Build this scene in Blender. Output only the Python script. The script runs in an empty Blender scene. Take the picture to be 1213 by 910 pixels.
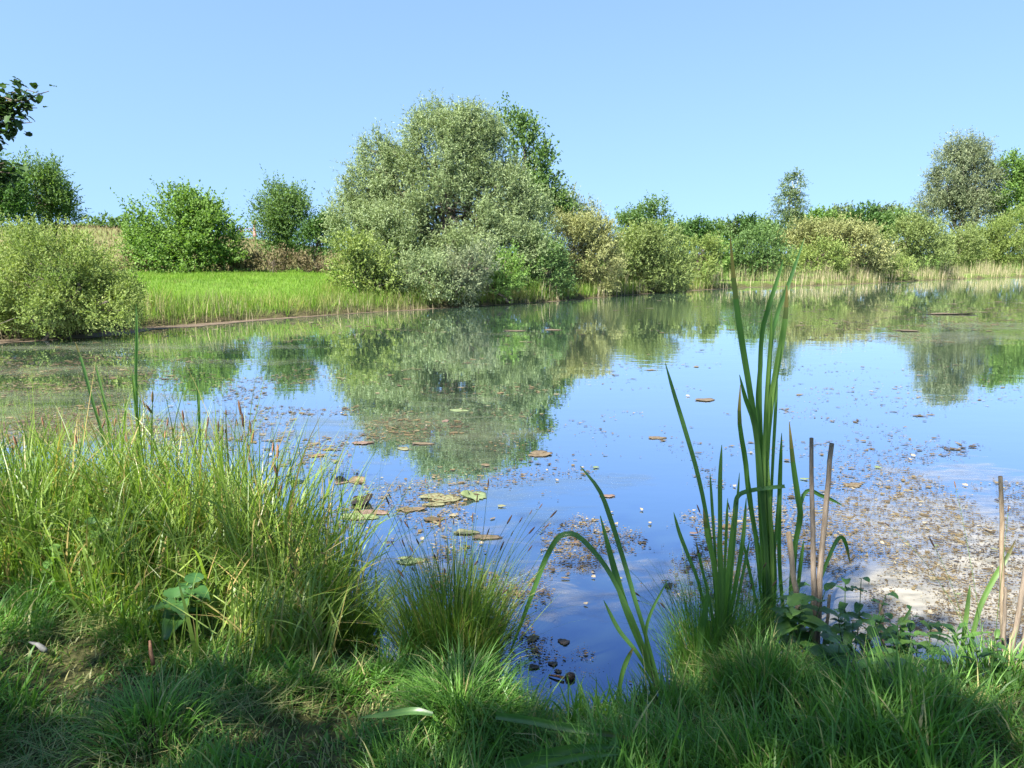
import bpy, math, random
import numpy as np
from mathutils import Vector

random.seed(7)
RNG = np.random.default_rng(11)
scene = bpy.context.scene
COL = scene.collection
R = math.radians

# ------------------------------------------------------------------ camera
CAMZ = 2.0
PITCH = R(9.35)
FPX, CX, CY = 911.0, 606.5, 455.0          # focal length and centre in photo pixels
SP, CP = math.sin(PITCH), math.cos(PITCH)


def ray(px, py):
    dx = (np.asarray(px, float) - CX) / FPX
    dy = (CY - np.asarray(py, float)) / FPX
    return dx, CP + SP * dy, -SP + CP * dy


def at(px, py, Y):
    dx, ry, rz = ray(px, py)
    t = Y / ry
    return np.array([dx * t, Y + 0 * t, CAMZ + rz * t]).T


def on(px, py, z=0.0):
    dx, ry, rz = ray(px, py)
    t = (z - CAMZ) / rz
    return np.array([dx * t, ry * t, z + 0 * t]).T


def on_xy(px, py, z=0.0):
    p = on(px, py, z)
    return (float(p[0]), float(p[1]))


cam_data = bpy.data.cameras.new("camera")
cam_data.sensor_width = 36
cam_data.lens = FPX / 1213 * 36
cam_data.clip_end = 6000
cam_data.clip_start = 0.05
cam = bpy.data.objects.new("camera", cam_data)
cam.location = (0, 0, CAMZ)
cam.rotation_euler = (R(90) - PITCH, 0, 0)
COL.objects.link(cam)
scene.camera = cam

# ------------------------------------------------------------------ light
SUN_EL, SUN_AZ = R(50), R(40)      # azimuth measured from straight behind the camera towards the left
to_sun = Vector((-math.sin(SUN_AZ) * math.cos(SUN_EL), -math.cos(SUN_AZ) * math.cos(SUN_EL), math.sin(SUN_EL)))
sun_data = bpy.data.lights.new("sun", 'SUN')
sun_data.energy = 5.0
sun_data.angle = R(0.55)
sun_data.color = (1.0, 0.95, 0.86)
sun = bpy.data.objects.new("sun", sun_data)
sun.rotation_euler = to_sun.to_track_quat('Z', 'Y').to_euler()
sun.location = (-20, -25, 40)
COL.objects.link(sun)

world = bpy.data.worlds.new("World")
scene.world = world
world.use_nodes = True
wn = world.node_tree
bg = wn.nodes["Background"]
sky = wn.nodes.new("ShaderNodeTexSky")
sky.sky_type = 'NISHITA'
sky.sun_disc = False
sky.sun_elevation = SUN_EL
sky.sun_rotation = math.atan2(to_sun.x, to_sun.y)
sky.altitude = 0
sky.air_density = 1.15
sky.dust_density = 0.15
sky.ozone_density = 3.0
# clear blue down to the horizon: the pale dusty rim of the sky model lies below the land
tcw = wn.nodes.new("ShaderNodeTexCoord")
sepw = wn.nodes.new("ShaderNodeSeparateXYZ"); comw = wn.nodes.new("ShaderNodeCombineXYZ")
mx0 = wn.nodes.new("ShaderNodeMath"); mx0.operation = 'MAXIMUM'; mx0.inputs[1].default_value = 0.0
mad = wn.nodes.new("ShaderNodeMath"); mad.operation = 'MULTIPLY_ADD'; mad.inputs[1].default_value = 0.72; mad.inputs[2].default_value = 0.30
nrmw = wn.nodes.new("ShaderNodeVectorMath"); nrmw.operation = 'NORMALIZE'
wn.links.new(tcw.outputs["Generated"], sepw.inputs[0])
wn.links.new(sepw.outputs[0], comw.inputs[0]); wn.links.new(sepw.outputs[1], comw.inputs[1])
wn.links.new(sepw.outputs[2], mx0.inputs[0]); wn.links.new(mx0.outputs[0], mad.inputs[0]); wn.links.new(mad.outputs[0], comw.inputs[2])
wn.links.new(comw.outputs[0], nrmw.inputs[0]); wn.links.new(nrmw.outputs[0], sky.inputs[0])
tint = wn.nodes.new("ShaderNodeMix"); tint.data_type = 'RGBA'; tint.blend_type = 'MULTIPLY'
tint.inputs[0].default_value = 1.0; tint.inputs[7].default_value = (0.98, 0.99, 0.95, 1)      # a clear periwinkle summer sky
wn.links.new(sky.outputs[0], tint.inputs[6]); wn.links.new(tint.outputs[2], bg.inputs[0])
bg.inputs[1].default_value = 0.074

scene.view_settings.view_transform = 'Standard'
scene.view_settings.look = 'None'
scene.view_settings.exposure = 2.1
scene.view_settings.gamma = 1
scene.view_settings.use_curve_mapping = False
scene.cycles.max_bounces = 8
scene.cycles.transparent_max_bounces = 12
scene.cycles.use_denoising = True


# ------------------------------------------------------------------ object helpers
def tag(o, label=None, cat=None, group=None, kind=None):
    if label: o['label'] = label
    if cat: o['category'] = cat
    if group: o['group'] = group
    if kind: o['kind'] = kind
    return o


def thing(name, label, cat, loc=(0, 0, 0), group=None):
    o = bpy.data.objects.new(name, None)
    o.empty_display_size = 0.2
    o.location = loc
    COL.objects.link(o)
    return tag(o, label, cat, group)


def mesh_obj(name, verts, faces, mat, parent=None, tone=None, smooth=True, attrs=None):
    """verts (N,3); faces an (M,k) array or a list of index tuples; tone = one float per face. World coordinates;
    the mesh is shifted into its parent's space when it has one."""
    verts = np.asarray(verts, np.float32)
    if parent is not None:
        verts = verts - np.array(parent.location, np.float32)[None, :]
    me = bpy.data.meshes.new(name)
    if isinstance(faces, np.ndarray):
        n, k = faces.shape
        me.vertices.add(len(verts)); me.vertices.foreach_set("co", verts.ravel())
        me.loops.add(n * k); me.loops.foreach_set("vertex_index", faces.astype(np.int32).ravel())
        me.polygons.add(n)
        me.polygons.foreach_set("loop_start", np.arange(0, n * k, k, dtype=np.int32))
        me.update(calc_edges=True)
        me.validate()
    else:
        me.from_pydata(verts.tolist(), [], faces)
        me.update()
        n = len(faces)
    if tone is not None and len(me.polygons) == len(tone):
        a = me.attributes.new("tone", 'FLOAT', 'FACE')
        a.data.foreach_set("value", np.asarray(tone, np.float32))
    if attrs:
        for key, val in attrs.items():
            a = me.attributes.new(key, 'FLOAT', 'POINT')
            a.data.foreach_set("value", np.asarray(val, np.float32))
    me.polygons.foreach_set("use_smooth", np.full(len(me.polygons), smooth))
    for m in (mat if isinstance(mat, (list, tuple)) else [mat]):
        me.materials.append(m)
    o = bpy.data.objects.new(name, me)
    COL.objects.link(o)
    if parent is not None:
        o.parent = parent
    return o


# ------------------------------------------------------------------ noise
def _hash(ix, iy, seed):
    h = (ix.astype(np.int64) * 374761393 + iy.astype(np.int64) * 668265263 + seed * 1442695041) & 0x7fffffff
    h = ((h ^ (h >> 13)) * 1274126177) & 0x7fffffff
    return ((h ^ (h >> 16)) & 0xffff) / 65535.0


def vnoise(x, y, seed=0):
    x = np.asarray(x, float); y = np.asarray(y, float)
    ix, iy = np.floor(x), np.floor(y)
    fx, fy = x - ix, y - iy
    fx = fx * fx * (3 - 2 * fx); fy = fy * fy * (3 - 2 * fy)
    a = _hash(ix, iy, seed); b = _hash(ix + 1, iy, seed)
    c = _hash(ix, iy + 1, seed); d = _hash(ix + 1, iy + 1, seed)
    return (a * (1 - fx) + b * fx) * (1 - fy) + (c * (1 - fx) + d * fx) * fy


def fbm(x, y, seed=0, octaves=4):
    s, amp, tot = 0.0, 1.0, 0.0
    for k in range(octaves):
        s = s + amp * vnoise(x * 2 ** k, y * 2 ** k, seed + 17 * k)
        tot += amp
        amp *= 0.55
    return s / tot


def sstep(a, b, x):
    t = np.clip((x - a) / (b - a), 0, 1)
    return t * t * (3 - 2 * t)


# ------------------------------------------------------------------ materials
def new_mat(name):
    m = bpy.data.materials.new(name)
    m.use_nodes = True
    nt = m.node_tree
    nt.nodes.clear()
    out = nt.nodes.new("ShaderNodeOutputMaterial")
    return m, nt, out


def leaf_mat(name, cols, transl=0.35, rough=0.62, spec=0.18, tcol=None, noise=0.0):
    """Leaf colour from the per-face tone (dark, mid, light), with light passing through."""
    m, nt, out = new_mat(name)
    N, L = nt.nodes, nt.links
    at_ = N.new("ShaderNodeAttribute"); at_.attribute_name = "tone"
    ramp = N.new("ShaderNodeValToRGB")
    els = ramp.color_ramp.elements
    while len(els) < len(cols):
        els.new(0.5)
    for i, c in enumerate(cols):
        els[i].position = i / (len(cols) - 1)
        els[i].color = (*c, 1)
    L.new(at_.outputs["Fac"], ramp.inputs[0])
    p = N.new("ShaderNodeBsdfPrincipled")
    p.inputs["Roughness"].default_value = rough
    p.inputs["Specular IOR Level"].default_value = spec
    L.new(ramp.outputs[0], p.inputs["Base Color"])
    t = N.new("ShaderNodeBsdfTranslucent")
    mul = N.new("ShaderNodeMix"); mul.data_type = 'RGBA'; mul.blend_type = 'MULTIPLY'
    mul.inputs[0].default_value = 1
    L.new(ramp.outputs[0], mul.inputs[6])
    mul.inputs[7].default_value = (*(tcol or (1.25, 1.35, 0.6)), 1)
    L.new(mul.outputs[2], t.inputs["Color"])
    mx = N.new("ShaderNodeMixShader"); mx.inputs[0].default_value = transl
    L.new(p.outputs[0], mx.inputs[1]); L.new(t.outputs[0], mx.inputs[2])
    L.new(mx.outputs[0], out.inputs[0])
    return m


def noise_mat(name, c1, c2, scale=4, rough=0.85, bump=0.0, stretch=(1, 1, 1), spec=0.3):
    m, nt, out = new_mat(name)
    N, L = nt.nodes, nt.links
    tc = N.new("ShaderNodeTexCoord"); mp = N.new("ShaderNodeMapping")
    mp.inputs["Scale"].default_value = stretch
    L.new(tc.outputs["Object"], mp.inputs[0])
    no = N.new("ShaderNodeTexNoise"); no.inputs["Scale"].default_value = scale
    no.inputs["Detail"].default_value = 6; no.inputs["Roughness"].default_value = 0.65
    L.new(mp.outputs[0], no.inputs["Vector"])
    ramp = N.new("ShaderNodeValToRGB")
    ramp.color_ramp.elements[0].position = 0.32; ramp.color_ramp.elements[0].color = (*c1, 1)
    ramp.color_ramp.elements[1].position = 0.68; ramp.color_ramp.elements[1].color = (*c2, 1)
    L.new(no.outputs["Fac"], ramp.inputs[0])
    p = N.new("ShaderNodeBsdfPrincipled")
    p.inputs["Roughness"].default_value = rough
    p.inputs["Specular IOR Level"].default_value = spec
    L.new(ramp.outputs[0], p.inputs["Base Color"])
    if bump:
        b = N.new("ShaderNodeBump"); b.inputs["Strength"].default_value = bump
        b.inputs["Distance"].default_value = 0.02
        L.new(no.outputs["Fac"], b.inputs["Height"]); L.new(b.outputs[0], p.inputs["Normal"])
    L.new(p.outputs[0], out.inputs[0])
    return m


M = {}
M['willow'] = leaf_mat("willow_leaf", [(0.097, 0.136, 0.052), (0.186, 0.239, 0.106), (0.309, 0.376, 0.212)], 0.32, 0.62, 0.18, (1.1, 1.15, 0.7))
M['sallow'] = leaf_mat("sallow_leaf", [(0.091, 0.135, 0.033), (0.160, 0.212, 0.056), (0.250, 0.295, 0.099)], 0.34)
M['pale'] = leaf_mat("pale_shrub_leaf", [(0.112, 0.133, 0.039), (0.198, 0.216, 0.077), (0.309, 0.319, 0.137)], 0.3, 0.6, 0.3, (1.15, 1.1, 0.7))
M['olive'] = leaf_mat("olive_shrub_leaf", [(0.093, 0.130, 0.036), (0.152, 0.194, 0.063), (0.222, 0.275, 0.103)], 0.32)
M['bright'] = leaf_mat("bright_leaf", [(0.064, 0.118, 0.026), (0.128, 0.216, 0.051), (0.201, 0.301, 0.090)], 0.4)
M['mid'] = leaf_mat("green_leaf", [(0.055, 0.106, 0.033), (0.102, 0.170, 0.054), (0.155, 0.233, 0.084)], 0.38)
M['dark'] = leaf_mat("dark_leaf", [(0.030, 0.072, 0.019), (0.057, 0.116, 0.031), (0.098, 0.167, 0.046)], 0.32)
M['grey'] = leaf_mat("grey_willow_leaf", [(0.088, 0.118, 0.059), (0.153, 0.185, 0.097), (0.253, 0.281, 0.167)], 0.3, 0.62, 0.18, (1.05, 1.1, 0.8))
M['birch'] = leaf_mat("birch_leaf", [(0.065, 0.104, 0.043), (0.111, 0.156, 0.067), (0.169, 0.215, 0.108)], 0.3)
M['heath'] = leaf_mat("heath_leaf", [(0.077, 0.064, 0.030), (0.129, 0.104, 0.054), (0.159, 0.149, 0.065)], 0.2, 0.7, 0.2, (1.1, 1.0, 0.8))
M['alder'] = leaf_mat("alder_leaf_shaded", [(0.018, 0.042, 0.014), (0.034, 0.070, 0.020), (0.060, 0.105, 0.028)], 0.25)  # darkened leaf colour: the crown's own shade is painted in
M['bark'] = noise_mat("bark", (0.055, 0.042, 0.03), (0.15, 0.125, 0.10), 9, 0.9, 0.6, (1, 1, 0.3))
M['birchbark'] = noise_mat("birch_bark", (0.14, 0.13, 0.12), (0.55, 0.53, 0.50), 6, 0.8, 0.2)
M['turf'] = leaf_mat("turf_blade", [(0.374, 0.346, 0.155), (0.065, 0.155, 0.026), (0.101, 0.227, 0.036), (0.170, 0.319, 0.064)], 0.42, 0.45, 0.4)
M['sedge'] = leaf_mat("sedge_blade", [(0.338, 0.254, 0.099), (0.075, 0.142, 0.020), (0.138, 0.218, 0.033), (0.225, 0.301, 0.066)], 0.42, 0.42, 0.45)
M['slope'] = leaf_mat("slope_blade", [(0.273, 0.252, 0.100), (0.089, 0.173, 0.018), (0.131, 0.236, 0.026), (0.189, 0.294, 0.050)], 0.4)
M['reed'] = leaf_mat("dead_reed", [(0.085, 0.140, 0.028), (0.150, 0.165, 0.060), (0.330, 0.285, 0.165), (0.470, 0.400, 0.260)], 0.3, 0.7, 0.2, (1.1, 1.0, 0.7))
M['cattail'] = leaf_mat("cattail_blade", [(0.181, 0.130, 0.050), (0.033, 0.086, 0.025), (0.058, 0.131, 0.034), (0.119, 0.201, 0.052)], 0.42, 0.38, 0.5, (1.3, 1.6, 0.5))
M['broad'] = leaf_mat("broad_leaf", [(0.029, 0.086, 0.022), (0.057, 0.136, 0.032), (0.114, 0.205, 0.044)], 0.35, 0.42, 0.45)
M['stalk'] = noise_mat("dead_stalk", (0.17, 0.12, 0.075), (0.32, 0.25, 0.17), 14, 0.75, 0.25, (6, 6, 0.8))
M['greystalk'] = noise_mat("weathered_stalk", (0.115, 0.088, 0.066), (0.25, 0.20, 0.15), 16, 0.8, 0.3, (6, 6, 0.8))
M['stem'] = noise_mat("green_stem", (0.045, 0.095, 0.022), (0.085, 0.14, 0.035), 20, 0.5)
M['spike'] = noise_mat("sedge_spike", (0.055, 0.032, 0.022), (0.16, 0.085, 0.045), 60, 0.8, 0.5)
M['rust'] = noise_mat("rust_spike", (0.11, 0.048, 0.028), (0.26, 0.125, 0.07), 60, 0.8, 0.4)
M['deadleaf'] = noise_mat("brown_dead_leaf", (0.10, 0.045, 0.022), (0.24, 0.12, 0.06), 30, 0.6, 0.3)
M['blackwood'] = noise_mat("waterlogged_wood", (0.008, 0.006, 0.005), (0.035, 0.024, 0.016), 20, 0.45, 0.4)
M['ypad'] = noise_mat("yellow_pad", (0.10, 0.105, 0.05), (0.175, 0.17, 0.095), 14, 0.55, 0.2)
M['gpad'] = noise_mat("green_pad", (0.085, 0.12, 0.05), (0.16, 0.19, 0.09), 14, 0.5, 0.2)
M['ppad'] = noise_mat("pinkish_pad", (0.10, 0.062, 0.047), (0.17, 0.12, 0.092), 14, 0.55, 0.2)
M['bpad'] = noise_mat("brown_pad", (0.07, 0.05, 0.028), (0.135, 0.105, 0.065), 18, 0.6, 0.2)
M['white'] = noise_mat("white_fluff", (0.16, 0.13, 0.09), (0.28, 0.245, 0.18), 40, 0.9, 0.4)
M['litter'] = noise_mat("grey_litter", (0.06, 0.06, 0.057), (0.15, 0.15, 0.14), 25, 0.7)
M['crane'] = noise_mat("crane_paint", (0.20, 0.085, 0.07), (0.28, 0.15, 0.13), 0.5, 0.5)
M['flake'] = leaf_mat("floating_weed", [(0.025, 0.017, 0.008), (0.063, 0.044, 0.020), (0.118, 0.086, 0.037), (0.198, 0.172, 0.105)], 0.05, 0.6, 0.4)


def film_mat(name, c1, c2, scale, lo, hi, most=0.8, stretch=(1, 1, 1)):
    m, nt, out = new_mat(name)
    N, L = nt.nodes, nt.links
    tc = N.new("ShaderNodeTexCoord"); mp = N.new("ShaderNodeMapping")
    mp.inputs["Scale"].default_value = stretch
    L.new(tc.outputs["Object"], mp.inputs[0])
    no = N.new("ShaderNodeTexNoise"); no.inputs["Scale"].default_value = scale
    no.inputs["Detail"].default_value = 9; no.inputs["Roughness"].default_value = 0.72
    no.inputs["Distortion"].default_value = 0.6
    L.new(mp.outputs[0], no.inputs["Vector"])
    a = N.new("ShaderNodeAttribute"); a.attribute_name = "cover"
    sub = N.new("ShaderNodeMath"); sub.operation = 'MULTIPLY_ADD'
    # noise + cover - 0.5 : how thick the film is at this spot
    sub.inputs[1].default_value = 1.0
    L.new(a.outputs["Fac"], sub.inputs[0])
    add = N.new("ShaderNodeMath"); add.operation = 'SUBTRACT'; add.inputs[1].default_value = 0.5
    L.new(no.outputs["Fac"], add.inputs[0]); L.new(add.outputs[0], sub.inputs[2])
    mr = N.new("ShaderNodeMapRange"); mr.inputs[1].default_value = lo; mr.inputs[2].default_value = hi
    mr.inputs[3].default_value = 0; mr.inputs[4].default_value = most
    L.new(sub.outputs[0], mr.inputs[0])
    n2 = N.new("ShaderNodeTexNoise"); n2.inputs["Scale"].default_value = scale * 3.1
    n2.inputs["Detail"].default_value = 6
    L.new(mp.outputs[0], n2.inputs["Vector"])
    ramp = N.new("ShaderNodeValToRGB")
    ramp.color_ramp.elements[0].position = 0.35; ramp.color_ramp.elements[0].color = (*c1, 1)
    ramp.color_ramp.elements[1].position = 0.65; ramp.color_ramp.elements[1].color = (*c2, 1)
    L.new(n2.outputs["Fac"], ramp.inputs[0])
    d = N.new("ShaderNodeBsdfPrincipled"); d.inputs["Roughness"].default_value = 0.6
    d.inputs["Specular IOR Level"].default_value = 0.25
    L.new(ramp.outputs[0], d.inputs["Base Color"])
    tr = N.new("ShaderNodeBsdfTransparent")
    mx = N.new("ShaderNodeMixShader")
    L.new(mr.outputs[0], mx.inputs[0]); L.new(tr.outputs[0], mx.inputs[1]); L.new(d.outputs[0], mx.inputs[2])
    L.new(mx.outputs[0], out.inputs[0])
    return m


M['film_pale'] = film_mat("pale_film", (0.16, 0.15, 0.115), (0.34, 0.31, 0.25), 3.2, 0.23, 0.74, 0.68, (0.55, 1.2, 1))
M['film_grey'] = film_mat("grey_film", (0.075, 0.086, 0.042), (0.15, 0.155, 0.090), 1.1, 0.28, 0.72, 0.55, (0.45, 1.3, 1))
M['film_mud'] = film_mat("mud_film", (0.07, 0.05, 0.033), (0.15, 0.115, 0.085), 1.2, 0.24, 0.6, 0.9, (0.6, 1.2, 1))


def water_mat():
    m, nt, out = new_mat("pond_water")
    N, L = nt.nodes, nt.links
    tc = N.new("ShaderNodeTexCoord")
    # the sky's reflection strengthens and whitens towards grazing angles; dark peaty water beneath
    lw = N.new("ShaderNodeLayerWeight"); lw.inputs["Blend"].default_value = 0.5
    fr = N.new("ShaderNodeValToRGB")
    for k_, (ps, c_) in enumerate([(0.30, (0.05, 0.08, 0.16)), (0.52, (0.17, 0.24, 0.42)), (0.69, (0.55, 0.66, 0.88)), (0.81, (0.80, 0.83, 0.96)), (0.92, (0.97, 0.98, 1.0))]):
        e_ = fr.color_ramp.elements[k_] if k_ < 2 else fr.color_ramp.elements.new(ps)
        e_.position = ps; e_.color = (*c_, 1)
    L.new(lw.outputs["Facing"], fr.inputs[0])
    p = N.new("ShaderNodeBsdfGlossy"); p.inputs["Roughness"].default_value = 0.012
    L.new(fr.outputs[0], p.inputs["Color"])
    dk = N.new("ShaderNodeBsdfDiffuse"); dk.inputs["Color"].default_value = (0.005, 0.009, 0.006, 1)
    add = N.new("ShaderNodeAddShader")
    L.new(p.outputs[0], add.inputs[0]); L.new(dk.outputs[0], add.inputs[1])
    def wave(scale, stretch, detail):
        mp = N.new("ShaderNodeMapping"); mp.inputs["Scale"].default_value = stretch
        L.new(tc.outputs["Object"], mp.inputs[0])
        no = N.new("ShaderNodeTexNoise"); no.inputs["Scale"].default_value = scale
        no.inputs["Detail"].default_value = detail
        L.new(mp.outputs[0], no.inputs["Vector"])
        return no
    fine = wave(5.0, (0.55, 1, 1), 2)
    broad = wave(0.9, (0.6, 1, 1), 1)
    gust = wave(0.05, (0.5, 1, 1), 2)          # where a breath of wind ruffles the surface
    gr = N.new("ShaderNodeMapRange")
    gr.inputs[1].default_value = 0.52; gr.inputs[2].default_value = 0.66
    gr.inputs[3].default_value = 0.25; gr.inputs[4].default_value = 3.2
    L.new(gust.outputs["Fac"], gr.inputs[0])
    mu = N.new("ShaderNodeMath"); mu.operation = 'MULTIPLY'
    L.new(fine.outputs["Fac"], mu.inputs[0]); L.new(gr.outputs[0], mu.inputs[1])
    ma = N.new("ShaderNodeMath"); ma.operation = 'MULTIPLY_ADD'
    ma.inputs[1].default_value = 1.2
    L.new(broad.outputs["Fac"], ma.inputs[0]); L.new(mu.outputs[0], ma.inputs[2])
    b = N.new("ShaderNodeBump"); b.inputs["Strength"].default_value = 1.0
    b.inputs["Distance"].default_value = 0.0028
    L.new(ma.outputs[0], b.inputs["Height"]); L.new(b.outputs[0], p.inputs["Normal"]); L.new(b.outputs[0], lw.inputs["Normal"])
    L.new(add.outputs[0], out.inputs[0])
    return m


def terrain_mat():
    m, nt, out = new_mat("terrain")
    N, L = nt.nodes, nt.links
    tc = N.new("ShaderNodeTexCoord")
    def nz(scale, detail=6):
        no = N.new("ShaderNodeTexNoise"); no.inputs["Scale"].default_value = scale
        no.inputs["Detail"].default_value = detail
        L.new(tc.outputs["Object"], no.inputs["Vector"])
        return no
    def ramp(no, c1, c2, a=0.35, b=0.65):
        r = N.new("ShaderNodeValToRGB")
        r.color_ramp.elements[0].position = a; r.color_ramp.elements[0].color = (*c1, 1)
        r.color_ramp.elements[1].position = b; r.color_ramp.elements[1].color = (*c2, 1)
        L.new(no.outputs["Fac"], r.inputs[0])
        return r
    soil = ramp(nz(38, 8), (0.016, 0.013, 0.007), (0.085, 0.072, 0.034))
    green = ramp(nz(1.3), (0.060, 0.115, 0.016), (0.105, 0.180, 0.026))
    straw = ramp(nz(0.35), (0.105, 0.095, 0.040), (0.165, 0.125, 0.075))
    def mix(fac_name, a, b):
        at_ = N.new("ShaderNodeAttribute"); at_.attribute_name = fac_name
        x = N.new("ShaderNodeMix"); x.data_type = 'RGBA'
        L.new(at_.outputs["Fac"], x.inputs[0])
        L.new(a, x.inputs[6]); L.new(b, x.inputs[7])
        return x.outputs[2]
    c = mix("straw", green.outputs[0], straw.outputs[0])
    c = mix("soil", c, soil.outputs[0])
    p = N.new("ShaderNodeBsdfPrincipled"); p.inputs["Roughness"].default_value = 0.95
    p.inputs["Specular IOR Level"].default_value = 0.15
    L.new(c, p.inputs["Base Color"])
    b = N.new("ShaderNodeBump"); b.inputs["Strength"].default_value = 0.7; b.inputs["Distance"].default_value = 0.03
    L.new(nz(22).outputs["Fac"], b.inputs["Height"]); L.new(b.outputs[0], p.inputs["Normal"])
    L.new(p.outputs[0], out.inputs[0])
    return m


M['water'] = water_mat()
M['terrain'] = terrain_mat()

# ------------------------------------------------------------------ pond outline and terrain
near_shore = [(-60, 16), (-30, 11), (-14, 7.6), (-7, 6.0), (-3.6, 5.3), (-2.2, 4.9), (-1.45, 4.45), (-1.0, 3.95), (-0.88, 3.55),
              (-0.55, 3.38), (-0.35, 3.5), (-0.12, 3.45), (-0.02, 3.12), (0.25, 3.0), (0.62, 3.06), (0.80, 3.24), (1.0, 3.38), (1.30, 3.40),
              (1.52, 3.32), (1.62, 3.24), (2.0, 3.22), (2.5, 3.25), (3.2, 3.2), (6, 3.1), (15, 2), (50, -4)]
far_px = [(1600, 322), (1213, 328), (1100, 332), (1000, 337), (870, 341), (760, 348), (640, 358), (520, 365), (420, 371),
          (280, 380), (170, 388), (90, 397), (0, 402), (-120, 412), (-300, 414)]
far_shore = [on_xy(a, b) for a, b in far_px]
POND = np.array(near_shore + [(80, 20)] + far_shore)


def sdf(x, y):
    """distance to the pond's shoreline: positive on land, negative on the water"""
    x = np.asarray(x, float).ravel(); y = np.asarray(y, float).ravel()
    d = np.full(x.shape, 1e9); inside = np.zeros(x.shape, bool)
    n = len(POND)
    for i in range(n):
        ax, ay = POND[i]; bx, by = POND[(i + 1) % n]
        ex, ey = bx - ax, by - ay
        t = np.clip(((x - ax) * ex + (y - ay) * ey) / (ex * ex + ey * ey + 1e-12), 0, 1)
        d = np.minimum(d, np.hypot(x - ax - t * ex, y - ay - t * ey))
        cond = ((ay > y) != (by > y))
        xi = ax + (y - ay) / (by - ay + 1e-12) * ex
        inside ^= cond & (x < xi)
    return np.where(inside, -d, d)


def height(x, y):
    x = np.asarray(x, float); y = np.asarray(y, float)
    shp = np.broadcast(x, y).shape
    xf = np.broadcast_to(x, shp).ravel(); yf = np.broadcast_to(y, shp).ravel()
    d = sdf(xf, yf)
    d = d + (fbm(xf * 2.3, yf * 2.3, 5, 3) - 0.5) * 0.22 * np.where(np.hypot(xf, yf) < 12, 1, 2.2)
    land = 0.30 * (1 - np.exp(-np.maximum(d, 0) / 0.22)) + 0.004 * np.maximum(d, 0).clip(0, 60)
    near = np.hypot(xf, yf) < 12
    land = land + np.where(near, (fbm(xf * 1.7, yf * 1.7, 9, 3) - 0.5) * 0.16 * sstep(0.1, 0.6, d), 0)
    left = sstep(6, -12, xf) * sstep(18, 26, yf)
    land = land + left * 0.72 * sstep(1.0, 11, d)
    hill = 3.3 * np.exp(-(((xf + 48) / 26) ** 2 + ((yf - 92) / 26) ** 2))
    hill += 2.0 * np.exp(-(((xf + 70) / 40) ** 2 + ((yf - 130) / 60) ** 2))
    land = land + hill * sstep(4, 30, d) * sstep(30, 60, yf)
    land = land + 2.5 * sstep(90, 260, yf) * sstep(10, 60, d)
    water = -0.75 * sstep(0, 1.6, -d) - 0.12 * sstep(0, 0.15, -d)
    return np.where(d > 0, land, water).reshape(shp)


def gz(x, y):
    return float(height(np.array([x]), np.array([y]))[0])


def spaced(a, b, fine_a, fine_b, step, grow):
    v = list(np.arange(fine_a, fine_b, step))
    s, p = step, fine_b
    while p < b:
        v.append(p); s *= grow; p += s
    v.append(b)
    s, p = step, fine_a - step
    lowv = []
    while p > a:
        lowv.append(p); s *= grow; p -= s
    lowv.append(a)
    return np.array(lowv[::-1] + v)


gx = spaced(-1500, 1500, -4.5, 4.5, 0.07, 1.035)
gy = spaced(-300, 2500, 1.2, 7.0, 0.07, 1.028)
XX, YY = np.meshgrid(gx, gy)
ZZ = height(XX, YY)
nx, ny = len(gx), len(gy)
idx = np.arange(nx * ny).reshape(ny, nx)
F = np.stack([idx[:-1, :-1].ravel(), idx[:-1, 1:].ravel(), idx[1:, 1:].ravel(), idx[1:, :-1].ravel()], 1)
DD = sdf(XX, YY)
soil_a = np.where(np.hypot(XX, YY).ravel() < 14, 0.88 + 0.12 * sstep(0.5, 0.0, DD), sstep(1.2, 0.0, DD))
straw_a = sstep(48, 60, YY.ravel()) * sstep(15, 0, XX.ravel()) * (0.35 + 0.65 * fbm(XX.ravel() * .06, YY.ravel() * .06, 3, 3))
terrain = mesh_obj("ground_terrain", np.stack([XX.ravel(), YY.ravel(), ZZ.ravel()], 1), F, M['terrain'],
                   attrs={"soil": soil_a, "straw": straw_a})
tag(terrain, kind='structure')

wx0, wx1, wy0, wy1 = -75, 120, -8, 112
wv = [(wx0, wy0, 0), (wx1, wy0, 0), (wx1, wy1, 0), (wx0, wy1, 0)]
water = mesh_obj("pond_water", wv, [(0, 1, 2, 3)], M['water'])
tag(water, kind='structure')


# ------------------------------------------------------------------ geometry generators
def norm(v):
    return v / (np.linalg.norm(v, axis=-1, keepdims=True) + 1e-9)


def leaves_from(pos, ldir, L, W, rng, upbias=1.0, fold=0.12):
    n = len(pos)
    up = np.array([0, 0, 1.0]) * upbias + rng.normal(0, 0.65, (n, 3))
    side = norm(np.cross(ldir, up))
    nrm = np.cross(side, ldir)
    L = L[:, None]; W = W[:, None]
    b = pos; mid = pos + ldir * L * 0.45 + nrm * W * fold
    v = np.stack([b, mid + side * W * 0.5, pos + ldir * L, mid - side * W * 0.5], 1).reshape(-1, 3)
    f = np.arange(n * 4, dtype=np.int32).reshape(n, 4)
    return v, f


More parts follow.
